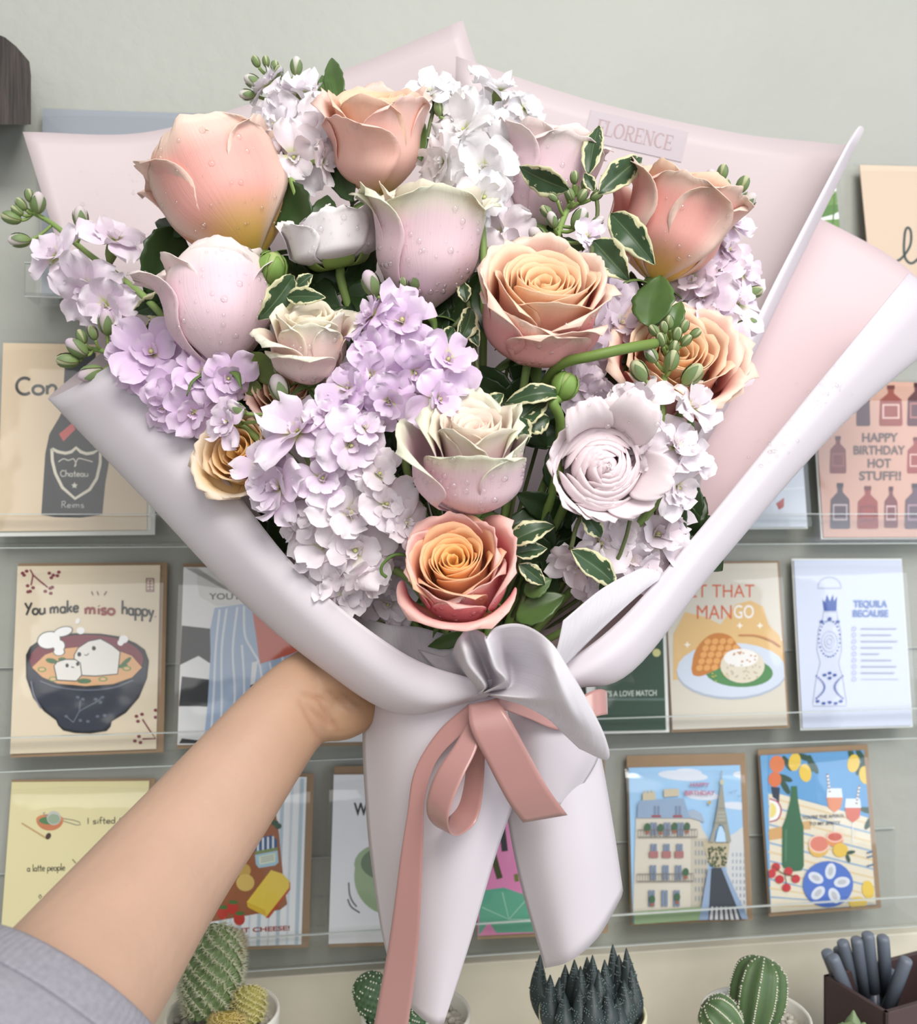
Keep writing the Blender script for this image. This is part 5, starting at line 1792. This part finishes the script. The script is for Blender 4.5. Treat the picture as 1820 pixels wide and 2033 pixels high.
rose('yellow peach open rose tucked behind the lilac blooms at lower left', 482, 905, 150, (-.25, .35, .9), .62, 'yellow',
     [(-100, 1.0, 1.1, .95, .3, .5), (-40, 1.0, 1.1, .85, .32, .6), (200, .9, 1.0, .9, .2, .5), (30, 1.0, .95, .9, .15, .5), (120, 1.0, .95, .9, .15, .5)], 9, 25, dd=.012, dews=0)
rose('small peach rose peeping out below the cream rose', 575, 792, 130, (-.1, .55, .8), .9, 'peach', FULL, 9, 27, dd=.03, dews=0)

# ------------------------------------------------------------------ ranunculus
def ranunculus(label, x, y, w, axis, ratio, layers, seed, dd=0.0, skirt=(), pal=None, closed=True, dews=40):
    d = D(x, y) + dd
    c = P(x, y, d)
    R = w / 2 * d / F
    H = ratio * 2 * R
    f, s_, a = frame(c, axis)
    o = c - a * (H * .5)
    t = thing('ranunculus', label, 'ranunculus', o, 'ranunculus in the bouquet')
    C0, C1, CT = (S(*q) for q in pal)
    src = []

    def add(nm, ph, A, r, h, fl, ro, sd, lay, nu=13, nv=11, **kw):
        pts = petal_pts(R, H, ph, A, r, h, fl, ro, .05, sd, nu, nv, **kw)
        b = MB()
        wp = [[o + f * q[0] + s_ * q[1] + a * q[2] for q in row] for row in pts]
        b.grid(wp, [mix(mix(C0, C1, lay), CT, sm(.8, 1, q[4])) for row in pts for q in row], [(q[3] * 1.6 + sd * 2.3, q[4] + sd, sd) for row in pts for q in row])
        b.build(nm, M_PETAL, t, True, solid=.0003)
        if lay < .3:
            for row in wp[3:-1]:
                for q in row:
                    nn = (q - o - a * (H * .4)).normalized()
                    if nn.dot((CAMP - q).normalized()) > .3:
                        src.append((q, nn))
    for k in range(layers):
        g = (k + .5) / layers
        add('petal', k * 2.4 + 1.3 * sin(k * 7.7 + seed), 1.35 - .55 * g, .10 + .82 * g, (1.0 - .40 * g ** 1.5), -.58 + .12 * g, .0, seed + k * .41, 1 - g, base=.35 * (1 - g), belly=.6, pt=0, amp=.16, taper=.6, ov=.02)
    for k, (ph, A, r, h, fl, ro) in enumerate(skirt):
        add('guard_petal', radians(ph), A, r, h, fl, ro, seed + 60 + k, 0, 17, 15, pt=0, belly=.3, amp=1.1, taper=.5)
    b = MB()
    tp = o + a * (H * .80)
    b.ball(tp, R * .12, a, R * .10, S(196, 204, 160), 12, 8)
    b.build('eye', M_GREEN, t)
    for k in range(5):
        an = k * 2 * pi / 5
        dr = f * cos(an) + s_ * sin(an)
        sd_ = a.cross(dr)
        pp = spline([o + dr * R * .08 - a * R * .03, o + dr * R * .5 + a * R * .0, o + dr * R * .80 + a * R * .34], 4)
        b = MB()
        b.grid([[q + sd_ * (R * .36 * sin(pi * min(1, .25 + .75 * (1 - i / (len(pp) - 1)))) * u) for u in (-1, -.5, 0, .5, 1)] for i, q in enumerate(pp)], S(140, 164, 88))
        b.build('sepal', M_GREEN, t, True, solid=.0005)
    b = MB()
    b.tube(spline([o, o - a * .02, o + (GRIP - o) * .5 + V((0, .02, 0)), GRIP + V((.004, .004, .006))], 6), .0026, S(128, 154, 84), 8)
    b.build('stem', M_GREEN, t)
    if dews:
        dew(t, src, dews, seed)


ranunculus('pale pink ranunculus with tightly layered petals at right centre', 1194, 926, 208, (.14, -.06, .98), .56, 48, 31, -.010,
           [(-62, .66, .76, 1.40, .62, .2), (-114, .66, .78, 1.55, .60, .2), (-88, .60, .76, 1.2, .64, .2), (-20, .7, .86, .80, .34, .3), (168, .62, .80, 1.2, .50, .2), (138, .7, .84, .95, .4, .2), (70, .8, .88, .7, .2, .3), (105, .8, .88, .8, .25, .3), (28, .8, .88, .7, .2, .3)],
           ((250, 238, 241), (249, 212, 219), (252, 236, 239)))
ranunculus('white ranunculus seen from the side with green sepals beneath', 660, 462, 176, (-.18, .90, .22), .74, 16, 37, .004,
           [(-60, .8, 1.02, .72, .12, .2), (0, .9, 1.0, .80, .05, .15), (60, .8, 1.0, .78, .08, .2), (120, .8, 1.0, .85, .1, .2), (180, .8, 1.0, .9, .1, .2), (240, .8, 1.02, .85, .12, .2)],
           ((250, 244, 246), (249, 240, 243), (252, 249, 249)), dews=70)


def rbud(label, x, y, w, axis, path, dd=0.0):
    d = D(x, y) + dd
    c = P(x, y, d)
    R = w / 2 * d / F
    f, s_, a = frame(c, axis)
    t = thing('ranunculus_bud', label, 'flower bud', c - a * R, 'green buds in the bouquet')
    b = MB(); b.ball(c, R * .92, a, R * 1.05, S(120, 146, 76), 14, 10, top=S(170, 186, 120)); b.build('bud', M_GREEN, t)
    for k in range(5):
        an = k * 2 * pi / 5 + .4
        rows = []
        for i in range(8):
            v = i / 7
            th = -pi / 2 + v * pi * .86
            row = []
            for u in (-1, -.5, 0, .5, 1):
                an2 = an + u * .62 * sin(pi * (.15 + .8 * v)) ** .7
                dr = f * cos(an2) + s_ * sin(an2)
                row.append(c + dr * (R * 1.03 * cos(th)) + a * (R * 1.1 * sin(th)))
            rows.append(row)
        b = MB(); b.grid(rows, S(124, 156, 78)); b.build('sepal', M_GREEN, t, True, solid=.0005)
    b = MB(); b.tube(spline([c - a * R] + [P(*q) for q in path] + [GRIP + V((.006, .006, .01))], 6), .0026, S(124, 154, 80), 8); b.build('stem', M_GREEN, t)


rbud('round green ranunculus bud on a bent stem right of the centre', 1121, 766, 54, (.35, .9, .2), [(1098, 800, .465), (1112, 850, .475), (1090, 1000, .505)])
rbud('green leafy bud beneath the large upper left peach rose', 540, 532, 60, (.3, .8, .5), [(530, 570, .50), (620, 760, .51)], .0)

# ------------------------------------------------------------------ stock
def floret(parent, c, axis, R, seed, pal, calyx=True):
    rn = random.Random(seed)
    f, s_, a = frame(c, axis, rn.uniform(0, 6.28))
    GC, MC, RC = pal
    b = MB()

    def pet(ph, L_, W, e0, e1, sd, nu=9, nv=8, inner=0.0):
        pts, cs, uvs = [], [], []
        cp, sp = cos(ph), sin(ph)
        rr = zz_ = 0.0
        for i in range(nv):
            v = i / (nv - 1)
            el = e0 + (e1 - e0) * v
            if i:
                rr += L_ / (nv - 1) * cos(el)
                zz_ += L_ / (nv - 1) * sin(el)
            wv = W * (.16 + .84 * sin(pi / 2 * min(1, v / .68)) ** 1.3)
            if v > .68:
                wv *= sqrt(max(.12, 1 - ((v - .68) / .34) ** 2))
            row = []
            for j in range(nu):
                u = 2 * j / (nu - 1) - 1
                lat = wv * u
                notch = -.07 * L_ * max(0, 1 - abs(u) * 2.2) * max(0, (v - .75) / .25)
                n1 = noise.noise(V((u * 2.2 + sd * 5, v * 2.2, sd)))
                z2 = zz_ + .22 * W * u * u * v + L_ * v * v * (.085 * sin(u * 4.2 + sd * 7) + .28 * n1)
                r2 = rr + notch + L_ * .05 * n1 * v
                row.append(c + f * (r2 * cp - lat * sp) + s_ * (r2 * sp + lat * cp) + a * z2)
                k = mix(GC, MC, sm(.06, .36, v))
                k = mix(k, RC, sm(.55, 1.0, v + .12 * n1 + .1 * abs(u)))
                cs.append(tuple(q * (1 - .05 * inner) for q in k))
                uvs.append((u * .8 + sd * 3, v + sd, sd))
            pts.append(row)
        b.grid(pts, cs, uvs)
    n = rn.choice([4, 4, 5])
    for k in range(n):
        pet(k * 2 * pi / n + rn.uniform(-.3, .3), R * rn.uniform(.90, 1.2), R * rn.uniform(.44, .60), rn.uniform(.15, .6), rn.uniform(-.9, .25), rn.random() * 10)
    for k in range(rn.choice([3, 4, 5])):
        pet(k * 1.6 + rn.uniform(-.5, .5) + .5, R * rn.uniform(.5, .82), R * rn.uniform(.30, .44), rn.uniform(.6, 1.1), rn.uniform(-.4, .8), rn.random() * 10, 7, 7, 1)
    for k in range(3):
        pet(k * 2.1 + rn.uniform(-.5, .5), R * rn.uniform(.26, .40), R * rn.uniform(.12, .2), 1.2, rn.uniform(.8, 1.5), rn.random() * 10, 5, 5, 1)
    fl = b.build('floret', M_STOCKP, parent, True)
    b = MB()
    b.tube(spline([c - a * (R * .72), c - a * (R * .45), c - a * (R * .1), c + a * (R * .05)], 3), [R * .08, R * .1, R * .13, R * .16, R * .17, R * .17, R * .16, R * .15, R * .13, R * .1], S(128, 148, 84), 8)
    b.ball(c + a * R * .12, R * .055, a, R * .09, S(206, 212, 140), 8, 6)
    b.build('calyx', M_GREEN, fl)
    return c - a * (R * .72)


def sbud(parent, c, axis, R, seed, tipc, green=.5):
    f, s_, a = frame(c, axis, seed * 1.3)
    b = MB()
    b.ball(c, R * .62, a, R * 1.0, S(176, 186, 124), 10, 9, top=tipc)
    bd = b.build('bud', M_STOCKP, parent)
    b = MB()
    for k in range(4):
        an = k * pi / 2 + .2
        rows = []
        hgt = .55 + .4 * green
        for i in range(7):
            v = i / 6
            th = -pi / 2 + v * pi * hgt * .9
            row = []
            for u in (-1, -.33, .33, 1):
                an2 = an + u * .62 * sin(pi * (.12 + .85 * v)) ** .8
                dr = f * cos(an2) + s_ * sin(an2)
                row.append(c + dr * (R * .68 * cos(th) + R * .05 * v) + a * (R * 1.04 * sin(th)))
            rows.append(row)
        b.grid(rows, [mix(S(136, 158, 92), S(108, 128, 92), i / 27) for i in range(28)])
    b.build('calyx', M_GREEN, bd)
    return c - a * R


WHT = ((206, 216, 140), (250, 247, 250), (253, 251, 253))
LWH = ((206, 216, 140), (247, 239, 247), (251, 246, 250))
LIL = ((206, 216, 130), (243, 227, 243), (249, 239, 248))
PUR = ((206, 216, 130), (234, 206, 238), (242, 224, 244))
PAL_ = ((204, 212, 140), (247, 236, 243), (251, 244, 248))
MAU = ((204, 212, 140), (241, 224, 239), (248, 236, 245))

def stock(label, stem, florets, buds, pal, seed, dd=0.0, tops=(), fw=1.28):
    sp = [P(x, y, D(x, y) + dd + .012) for x, y in stem]
    t = thing('stock_stem', label, 'stock flower', sp[0], 'stock stems in the bouquet')
    pal3 = tuple(S(*q) for q in pal)
    path = spline(sp, 8)
    gp = GRIP + V(((seed % 5 - 2) * .003, .006 + (seed % 4) * .002, (seed % 6) * .002))
    full = spline([gp, gp + (sp[0] - gp) * .5 + V((0, .012, 0))] + sp, 6)
    b = MB()
    n = len(full)
    b.tube(full, [.0026 - .0012 * i / (n - 1) for i in range(n)], S(134, 160, 92), 8)
    att = []
    for k, q in enumerate(florets):
        x, y, w = q[:3]
        dx, dy = q[3:5] if len(q) > 4 else (0, .2)
        dz = q[5] if len(q) > 5 else 0
        d = D(x, y) + dd + dz
        c = P(x, y, d)
        jr = random.Random(seed * 97 + k)
        dx, dy = dx + jr.uniform(-.35, .35), dy + jr.uniform(-.3, .35)
        zv = sqrt(max(.12, 1 - min(.95, dx * dx + dy * dy)))
        att.append(floret(t, c, (dx, dy, zv), w * fw / 2 * d / F, seed * 31 + k, pal3))
    for k, q in enumerate(buds):
        x, y, w, dx, dy = q[:5]
        gr = q[5] if len(q) > 5 else .6
        d = D(x, y) + dd
        c = P(x, y, d)
        att.append(sbud(t, c, (dx, dy, .35), w / 2 * d / F, seed + k, mix(pal3[1], S(196, 204, 140), .75 if gr > .8 else .1), gr))
    for p in att:
        q = min(path, key=lambda s_: (s_ - p).length + .25 * max(0, s_.z - p.z))
        b.tube(spline([q, q * .45 + p * .55 + V((0, 0, -.001)), p], 4), .0010, S(138, 162, 92), 6)
    b.build('stem', M_GREEN, t)
    return t


stock('white and lilac stock with buds at the upper left crown', [(600, 420), (572, 330), (552, 220), (532, 140)],
      [(598, 188, 110, .3, .6), (532, 172, 78, -.5, .5), (548, 250, 96, -.5, .2), (618, 268, 112, .4, .1), (584, 312, 108, 0, -.2), (520, 262, 70, -.8, .1), (640, 322, 70, .7, -.2), (560, 215, 70, -.2, .3)],
      [(508, 122, 24, -.4, .8, 1), (545, 132, 24, .2, 1, 1), (528, 122, 22, -.1, 1, 1), (588, 131, 36, .1, 1), (502, 162, 38, -.7, .3), (490, 188, 32, -.8, -.1), (552, 145, 30, .3, .9, 1)], LWH, 1)
stock('pure white stock at the top centre beside the tall peach rose', [(960, 520), (945, 400), (925, 270), (900, 180)],
      [(852, 186, 96, -.3, .7), (908, 196, 80, .3, .6), (988, 182, 104, .1, .7), (1040, 216, 76, .7, .4), (922, 262, 124, -.2, .3), (990, 292, 120, .4, .2), (882, 322, 100, -.5, 0), (965, 336, 116, .1, -.1), (958, 392, 96, .2, -.3), (1000, 250, 80, .5, .2), (940, 220, 80, 0, .6)], [(870, 215, 30, -.1, .9, .9)], WHT, 2)
stock('pale lilac stock reaching out past the paper at far left', [(335, 640), (250, 560), (170, 500), (105, 445), (45, 412)],
      [(112, 508, 104, -.5, .2), (226, 478, 116, .2, .5), (172, 578, 124, -.1, -.3), (212, 606, 90, .3, -.4)],
      
      [(76, 402, 42, .2, .9), (22, 432, 38, -.9, .2, .9), (38, 477, 42, -.95, -.1), (160, 432, 44, 0, 1), (42, 405, 28, -.5, .7, .95), (58, 388, 26, 0, 1, .95), (34, 418, 26, -.6, .5, .95)], LIL, 3)
stock('deep lilac stock with buds at the left above the paper roll', [(500, 860), (400, 800), (290, 735), (215, 700), (160, 690)],
      [(302, 702, 124, -.1, .3), (250, 690, 76, -.5, .3), (356, 772, 106, 0, 0), (402, 742, 96, .4, .2), (384, 818, 90, 0, -.4), (452, 752, 90, .5, .1), (325, 808, 80, -.4, -.3), (268, 748, 84, -.4, -.2)],
      [(152, 690, 48, -.6, .5), (134, 716, 44, -.8, 0, .95), (212, 640, 50, .1, .9), (184, 660, 30, -.2, .9, .95), (180, 742, 50, -.7, -.3), (162, 668, 30, -.3, .9, .95)], PUR, 4)
stock('bright lilac stock in the middle below the blush rose', [(800, 900), (800, 780), (795, 660), (800, 570)],
      [(742, 628, 96, -.5, .3), (800, 640, 128, .1, .3), (736, 690, 84, -.5, -.1), (888, 716, 112, .5, 0), (822, 738, 104, 0, -.3), (736, 746, 112, -.4, -.1), (772, 796, 96, 0, -.3), (692, 772, 92, -.5, 0), (868, 792, 108, .3, -.2)],
      [(736, 562, 54, -.3, .8, .5), (826, 549, 52, .2, .9, .5), (800, 560, 24, 0, 1, 1)], ((206, 216, 130), (238, 212, 242), (245, 228, 246)), 5, -.006)
stock('lilac stock with a large double floret at left of centre', [(640, 1050), (620, 930), (570, 840), (550, 780)],
      [(592, 858, 150, -.1, .2), (694, 884, 116, .4, .1), (650, 826, 92, .2, .4), (556, 968, 124, -.3, -.1), (452, 838, 84, -.7, .2), (518, 930, 84, -.6, 0), (640, 950, 100, .1, -.2), (724, 850, 70, .5, .3)],
      [(554, 770, 58, -.2, .8, .5), (470, 812, 40, -.7, .4, .5)], ((206, 216, 130), (243, 223, 244), (250, 239, 249)), 6, -.008)
stock('pale white-lilac stock filling the lower left of the bouquet', [(812, 1150), (742, 1120), (690, 1070), (660, 980)],
      [(694, 1018, 132, .1, 0), (640, 1078, 122, -.3, -.2), (766, 1002, 100, .4, .3), (752, 942, 92, .3, .4), (706, 1092, 132, .1, -.3), (804, 1038, 86, .6, 0), (650, 1146, 112, -.2, -.5), (734, 1148, 92, .2, -.5), (586, 1044, 92, -.6, -.1), (618, 990, 100, -.3, .2), (690, 1175, 80, 0, -.5)], [], PAL_, 7)
stock('lilac stock behind the coral rose at the right edge', [(1340, 860), (1420, 700), (1430, 560), (1440, 400)],
      [(1442, 500, 100, .5, .3), (1474, 542, 80, .6, .1), (1396, 590, 104, -.2, .2), (1462, 602, 112, .4, .1), (1432, 684, 104, .3, -.1), (1376, 560, 80, -.3, .3), (1450, 445, 84, .4, .4), (1448, 730, 76, .3, -.2), (1420, 540, 90, .1, .2), (1400, 640, 90, 0, 0)],
      [(1412, 358, 44, -.2, .9), (1474, 366, 36, .4, .9, .9), (1434, 342, 32, .1, 1, .95), (1480, 402, 48, .6, .5), (1452, 388, 32, .2, .9, .9), (1497, 580, 36, .9, .2, .9), (1490, 640, 32, .9, -.2, .9), (1440, 370, 30, 0, 1, .9)], MAU, 8, .012)
stock('white stock topped by a green bud cluster at the right', [(1300, 1000), (1312, 880), (1316, 780), (1326, 700), (1334, 660)],
      [(1278, 800, 92, -.3, .3), (1238, 794, 64, -.6, .2), (1372, 808, 92, .5, .2), (1340, 886, 108, .2, .2), (1378, 904, 88, .6, .1), (1342, 966, 108, .2, -.4), (1276, 880, 80, -.3, .2)],
      [(1298, 656, 28, -.6, .6, 1), (1328, 640, 28, -.1, 1, 1), (1358, 648, 28, .3, .9, 1), (1344, 664, 30, .1, .8, 1), (1312, 674, 30, -.3, .7, 1), (1380, 662, 26, .7, .5, 1), (1338, 690, 30, .1, .6, 1), (1362, 676, 28, .4, .5, 1), (1318, 650, 26, -.2, .9, 1), (1268, 736, 50, -.5, .6, .85), (1374, 744, 54, .5, .6, .85), (1292, 705, 38, -.5, .5, .8), (1334, 715, 42, .1, .8, .95)], PAL_, 9, -.014)
stock('pale pink-white stock at the lower right above the tissue', [(1120, 1250), (1180, 1160), (1220, 1090), (1280, 1040)],
      [(1190, 1080, 112, 0, 0), (1302, 1062, 122, .4, -.1), (1250, 1110, 112, .2, -.3), (1146, 1122, 104, -.2, -.3), (1330, 1016, 92, .6, .2), (1288, 1120, 90, .3, -.4), (1180, 1152, 92, 0, -.4), (1230, 1050, 90, .1, .2)], [], ((204, 212, 140), (245, 231, 238), (250, 241, 245)), 10, .008)
stock('lilac stock tucked between the central peach rose and the right side', [(1120, 860), (1160, 760), (1200, 640), (1205, 540)],
      [(1198, 540, 92, .4, .4), (1216, 590, 96, .6, .1), (1186, 650, 92, .4, -.2), (1166, 705, 92, .2, -.3), (1232, 642, 80, .5, 0), (1152, 770, 84, 0, -.2), (1180, 790, 80, .3, -.2)], [], MAU, 11, .024)
stock('budding stock tip crossing in front of the half hidden pink rose', [(1060, 640), (1092, 520), (1116, 440), (1146, 372)],
      [(1168, 470, 52, .5, -.1)],
      [(1116, 368, 26, -.5, .8, 1), (1140, 352, 26, 0, 1, 1), (1164, 362, 28, .5, .8, 1), (1130, 385, 28, -.4, .6, 1), (1156, 388, 28, .4, .6, 1), (1184, 388, 28, .7, .4, 1), (1098, 392, 22, -.7, .4, 1), (1068, 470, 48, -.6, .5, .5), (1150, 434, 46, .4, .8, .8), (1084, 420, 30, -.6, .6, .9), (1096, 436, 34, -.3, .7, .4), (1186, 440, 30, .6, .4, .6)], LIL, 12, -.012)
stock('pale stock showing between the blush rose and the budding tip', [(960, 640), (975, 540), (985, 470)],
      [(990, 470, 112, .2, -.1), (958, 505, 86, -.2, -.2), (1002, 430, 84, .3, .2), (1010, 500, 70, .3, -.2)], [], PAL_, 13, .02)
stock('white-lilac stock low behind the orange rose', [(860, 1200), (880, 1130), (830, 1080)],
      [(830, 1080, 96, -.3, .1), (792, 1130, 90, -.4, -.2), (770, 1200, 90, -.2, -.3), (760, 1235, 80, -.3, -.4)], [], PAL_, 14, .03)

# bare stem crossing under the central rose
b = MB()
b.tube(spline([P(1060, 800, .50), P(1108, 728, .468), P(1180, 706, .458), P(1252, 690, .462), P(1300, 682, .475)], 8), .0027, S(112, 136, 66), 10)
tag(b.build('flower_stem', M_GREEN), 'bare green stem running right from under the central peach rose', 'flower stem')

# ------------------------------------------------------------------ foliage
def leaf(parent, b0, t0, w, m, col, seed, bend=.12, fold=.25, wav=.0, d0=None, d1=None, dd=0.0, tw=0.0):
    """leaf blade from pixel b0 to pixel t0; bend arches it, fold creases the midrib"""
    p0 = P(*b0, (d0 if d0 else D(*b0) + dd))
    p1 = P(*t0, (d1 if d1 else D(*t0) + dd))
    L_ = (p1 - p0).length
    ax = (p1 - p0).normalized()
    vw = (CAMP - (p0 + p1) * .5).normalized()
    up = (vw - ax * vw.dot(ax)).normalized()
    sd_ = ax.cross(up)
    up, sd_ = up * cos(tw) + sd_ * sin(tw), sd_ * cos(tw) - up * sin(tw)
    wm = w / 2 * p0.y / F
    nv, nu = 15, 11
    pts, cs, uv = [], [], []
    for i in range(nv):
        v = i / (nv - 1)
        wv = wm * (sin(pi * v ** .85) ** .8 * (1 - .15 * v)) if 0 < v < 1 else wm * .03
        row = []
        for j in range(nu):
            u = 2 * j / (nu - 1) - 1
            wz = wav * wm * sin(v * 14 + seed * 3 + (1.5 if u > 0 else 0)) * u * u
            q = p0 + ax * (L_ * v) + up * (bend * L_ * sin(pi * v * .9) + fold * wv * abs(u) + wz) + sd_ * (wv * u * (1 + .06 * sin(v * 30 + seed)))
            row.append(q)
            k = .94 + .12 * noise.noise(V((u, v * 2, seed)))
            cs.append(tuple(c_ * k for c_ in col))
            uv.append((u, v * 2 + seed * 3.3, seed * 1.7))
        pts.append(row)
    b = MB()
    b.grid(pts, cs, uv)
    return b.build('leaf', m, parent, True, solid=.0005)


DK, MD, OL = S(52, 76, 40), S(88, 116, 62), S(110, 128, 66)
VG = S(64, 88, 58)


def sprig(label, leaves, kind, seed, dd=0.0, stem=None, name='leaf_sprig', cat='leaves', group='leaf sprigs in the bouquet'):
    b0 = leaves[0][0]
    t = thing(name, label, cat, P(*b0, D(*b0) + dd), group)
    st = stem or [q[0] for q in leaves]
    b = MB()
    pts = [P(*q, D(*q) + dd + .006) for q in st]
    gp = GRIP + V(((seed % 5 - 2) * .003, .008, .004 + (seed % 3) * .003))
    b.tube(spline([gp, gp + (pts[-1] - gp) * .5 + V((0, .02, 0))] + pts[::-1], 5), .0012, S(96, 106, 66), 6)
    b.build('stem', M_GREEN, t)
    for k, q in enumerate(leaves):
        b0, t0, w = q[:3]
        bend = q[3] if len(q) > 3 else .10
        if kind == 'var':
            leaf(t, b0, t0, w, M_VAR, VG, seed + k, bend, .3, .14, dd=dd, tw=((k * 37) % 9 - 4) * .09)
        else:
            leaf(t, b0, t0, w, M_LEAF, {'dark': DK, 'mid': MD, 'olive': OL}[kind], seed + k, bend, .2, .03, dd=dd, tw=((k * 29) % 9 - 4) * .08)
    return t


sprig('variegated cream-edged leaf sprig at the upper right beside the tag', [((1128, 376), (1032, 330), 62), ((1168, 350), (1190, 254), 46), ((1188, 384), (1272, 316), 60), ((1212, 424), (1300, 528), 66, .2), ((1178, 478), (1248, 556), 74), ((1180, 380), (1160, 345), 26)], 'var', 1, -.016, [(1180, 372), (1186, 420), (1176, 480), (1160, 560)])
sprig('variegated leaf sprig curling beside the centre lilac bloom', [((934, 612), (900, 690), 46, .2), ((900, 650), (872, 690), 34), ((925, 640), (950, 690), 34), ((950, 760), (912, 775), 36), ((925, 600), (918, 560), 30)], 'var', 2, .008)
sprig('variegated leaf sprig arching above the cream centred blush rose', [((1004, 800), (1114, 792), 44, .34), ((1016, 846), (1090, 790), 58, .1), ((1022, 826), (1044, 884), 48, .15), ((960, 812), (998, 784), 32, .3), ((1040, 850), (1090, 830), 50)], 'var', 3, .006)
sprig('variegated leaf sprig at the lower right below the ranunculus', [((1132, 1092), (1222, 1166), 58, .12), ((1158, 1022), (1192, 1066), 46, .1), ((1252, 978), (1292, 998), 42), ((1215, 1130), (1190, 1172), 40)], 'var', 4, -.006)
sprig('variegated leaf sprig over the right side of the left pink rose', [((582, 548), (512, 634), 66, .1), ((570, 590), (648, 592), 40), ((590, 570), (620, 545), 30)], 'var', 5, -.014)
sprig('variegated leaf sprig behind the left side of the left pink rose', [((352, 584), (266, 618), 58, .1), ((378, 640), (306, 694), 52, .1), ((330, 640), (290, 650), 36)], 'var', 6, .012)
sprig('grey-green leaf sprig right of the orange rose', [((1006, 1080), (1100, 1046), 52, .16), ((1020, 1100), (1085, 1090), 40), ((1030, 1120), (1080, 1160), 40)], 'var', 7, .006)
sprig('broad dark green leaf left of the big peach rose', [((352, 452), (286, 584), 104, .05), ((372, 462), (310, 442), 40)], 'dark', 8, .012)
sprig('dark green leaf between the white ranunculus and the big peach rose', [((610, 462), (556, 362), 100, .06), ((640, 470), (650, 390), 60)], 'dark', 9, .012)
sprig('dark leaves behind the tall peach rose at the left', [((700, 400), (662, 300), 58, .05), ((680, 330), (672, 260), 40)], 'dark', 10, .015)
sprig('pointed green leaves rising beside the tall peach rose at the crown', [((676, 212), (660, 118), 46, .08), ((652, 208), (640, 152), 30), ((690, 230), (684, 180), 30)], 'mid', 11, .006)
sprig('green leaf tips between the tall peach rose and the white stock', [((836, 320), (838, 236), 34), ((876, 230), (878, 164), 34)], 'mid', 12, .008)
sprig('rounded green leaf under the coral rose at the right', [((1288, 650), (1312, 548), 92, .04), ((1330, 660), (1352, 600), 40)], 'mid', 13, -.004)
sprig('green leaf between the orange rose and the tissue flap', [((1024, 1232), (1122, 1182), 66, .06), ((1040, 1180), (1095, 1150), 46)], 'mid', 14, .008)
sprig('dark leaves along the inner edge of the right paper roll', [((1320, 1128), (1362, 996), 52, .05), ((1300, 1120), (1345, 1085), 40)], 'dark', 15, .014)
sprig('green leaf pointing left beneath the orange rose', [((936, 1252), (850, 1282), 36, .12)], 'mid', 16, -.006)
sprig('olive leaf at the foot of the left pink rose', [((560, 760), (496, 700), 58, .05), ((520, 770), (470, 760), 40)], 'olive', 17, .014)
rn = random.Random(77)
fill = [((600, 575), 'below the white ranunculus'), ((700, 585), 'above the bright lilac stock'), ((940, 560), 'left of the central peach rose'), ((1010, 790), 'under the central peach rose'),
        ((1150, 850), 'above the layered ranunculus'), ((1080, 1110), 'right of the orange rose'), ((720, 1200), 'below the pale lower left stock'), ((480, 760), 'between the deep lilac and large lilac blooms'),
        ((860, 660), 'at the foot of the upper blush rose'), ((770, 880), 'left of the cream centred rose'), ((480, 560), 'between the two large left roses'), ((1235, 830), 'behind the green topped white stock'),
        ((1270, 640), 'left of the right edge lilac stock'), ((1360, 1060), 'near the lower right stock'), ((560, 1040), 'behind the left paper roll edge'), ((1060, 520), 'behind the budding stock tip'), ((1120, 1000), 'behind the layered ranunculus'), ((830, 900), 'deep in the middle of the bouquet')]
for k, ((x, y), wh) in enumerate(fill):
    lv = []
    for q in range(9):
        an = q * .7 + rn.uniform(-.3, .3)
        r = rn.uniform(65, 115)
        bx, by = x + rn.uniform(-25, 25), y + rn.uniform(-25, 25)
        lv.append(((bx, by), (bx + r * cos(an), by + r * sin(an)), rn.uniform(46, 72), .08))
    sprig('dark green filler leaves ' + wh, lv, 'dark', 30 + k, .030 if k in (0, 1, 2, 3, 5, 8, 10) else .042, [(x, y), (x + (900 - x) * .2, y + 60)])
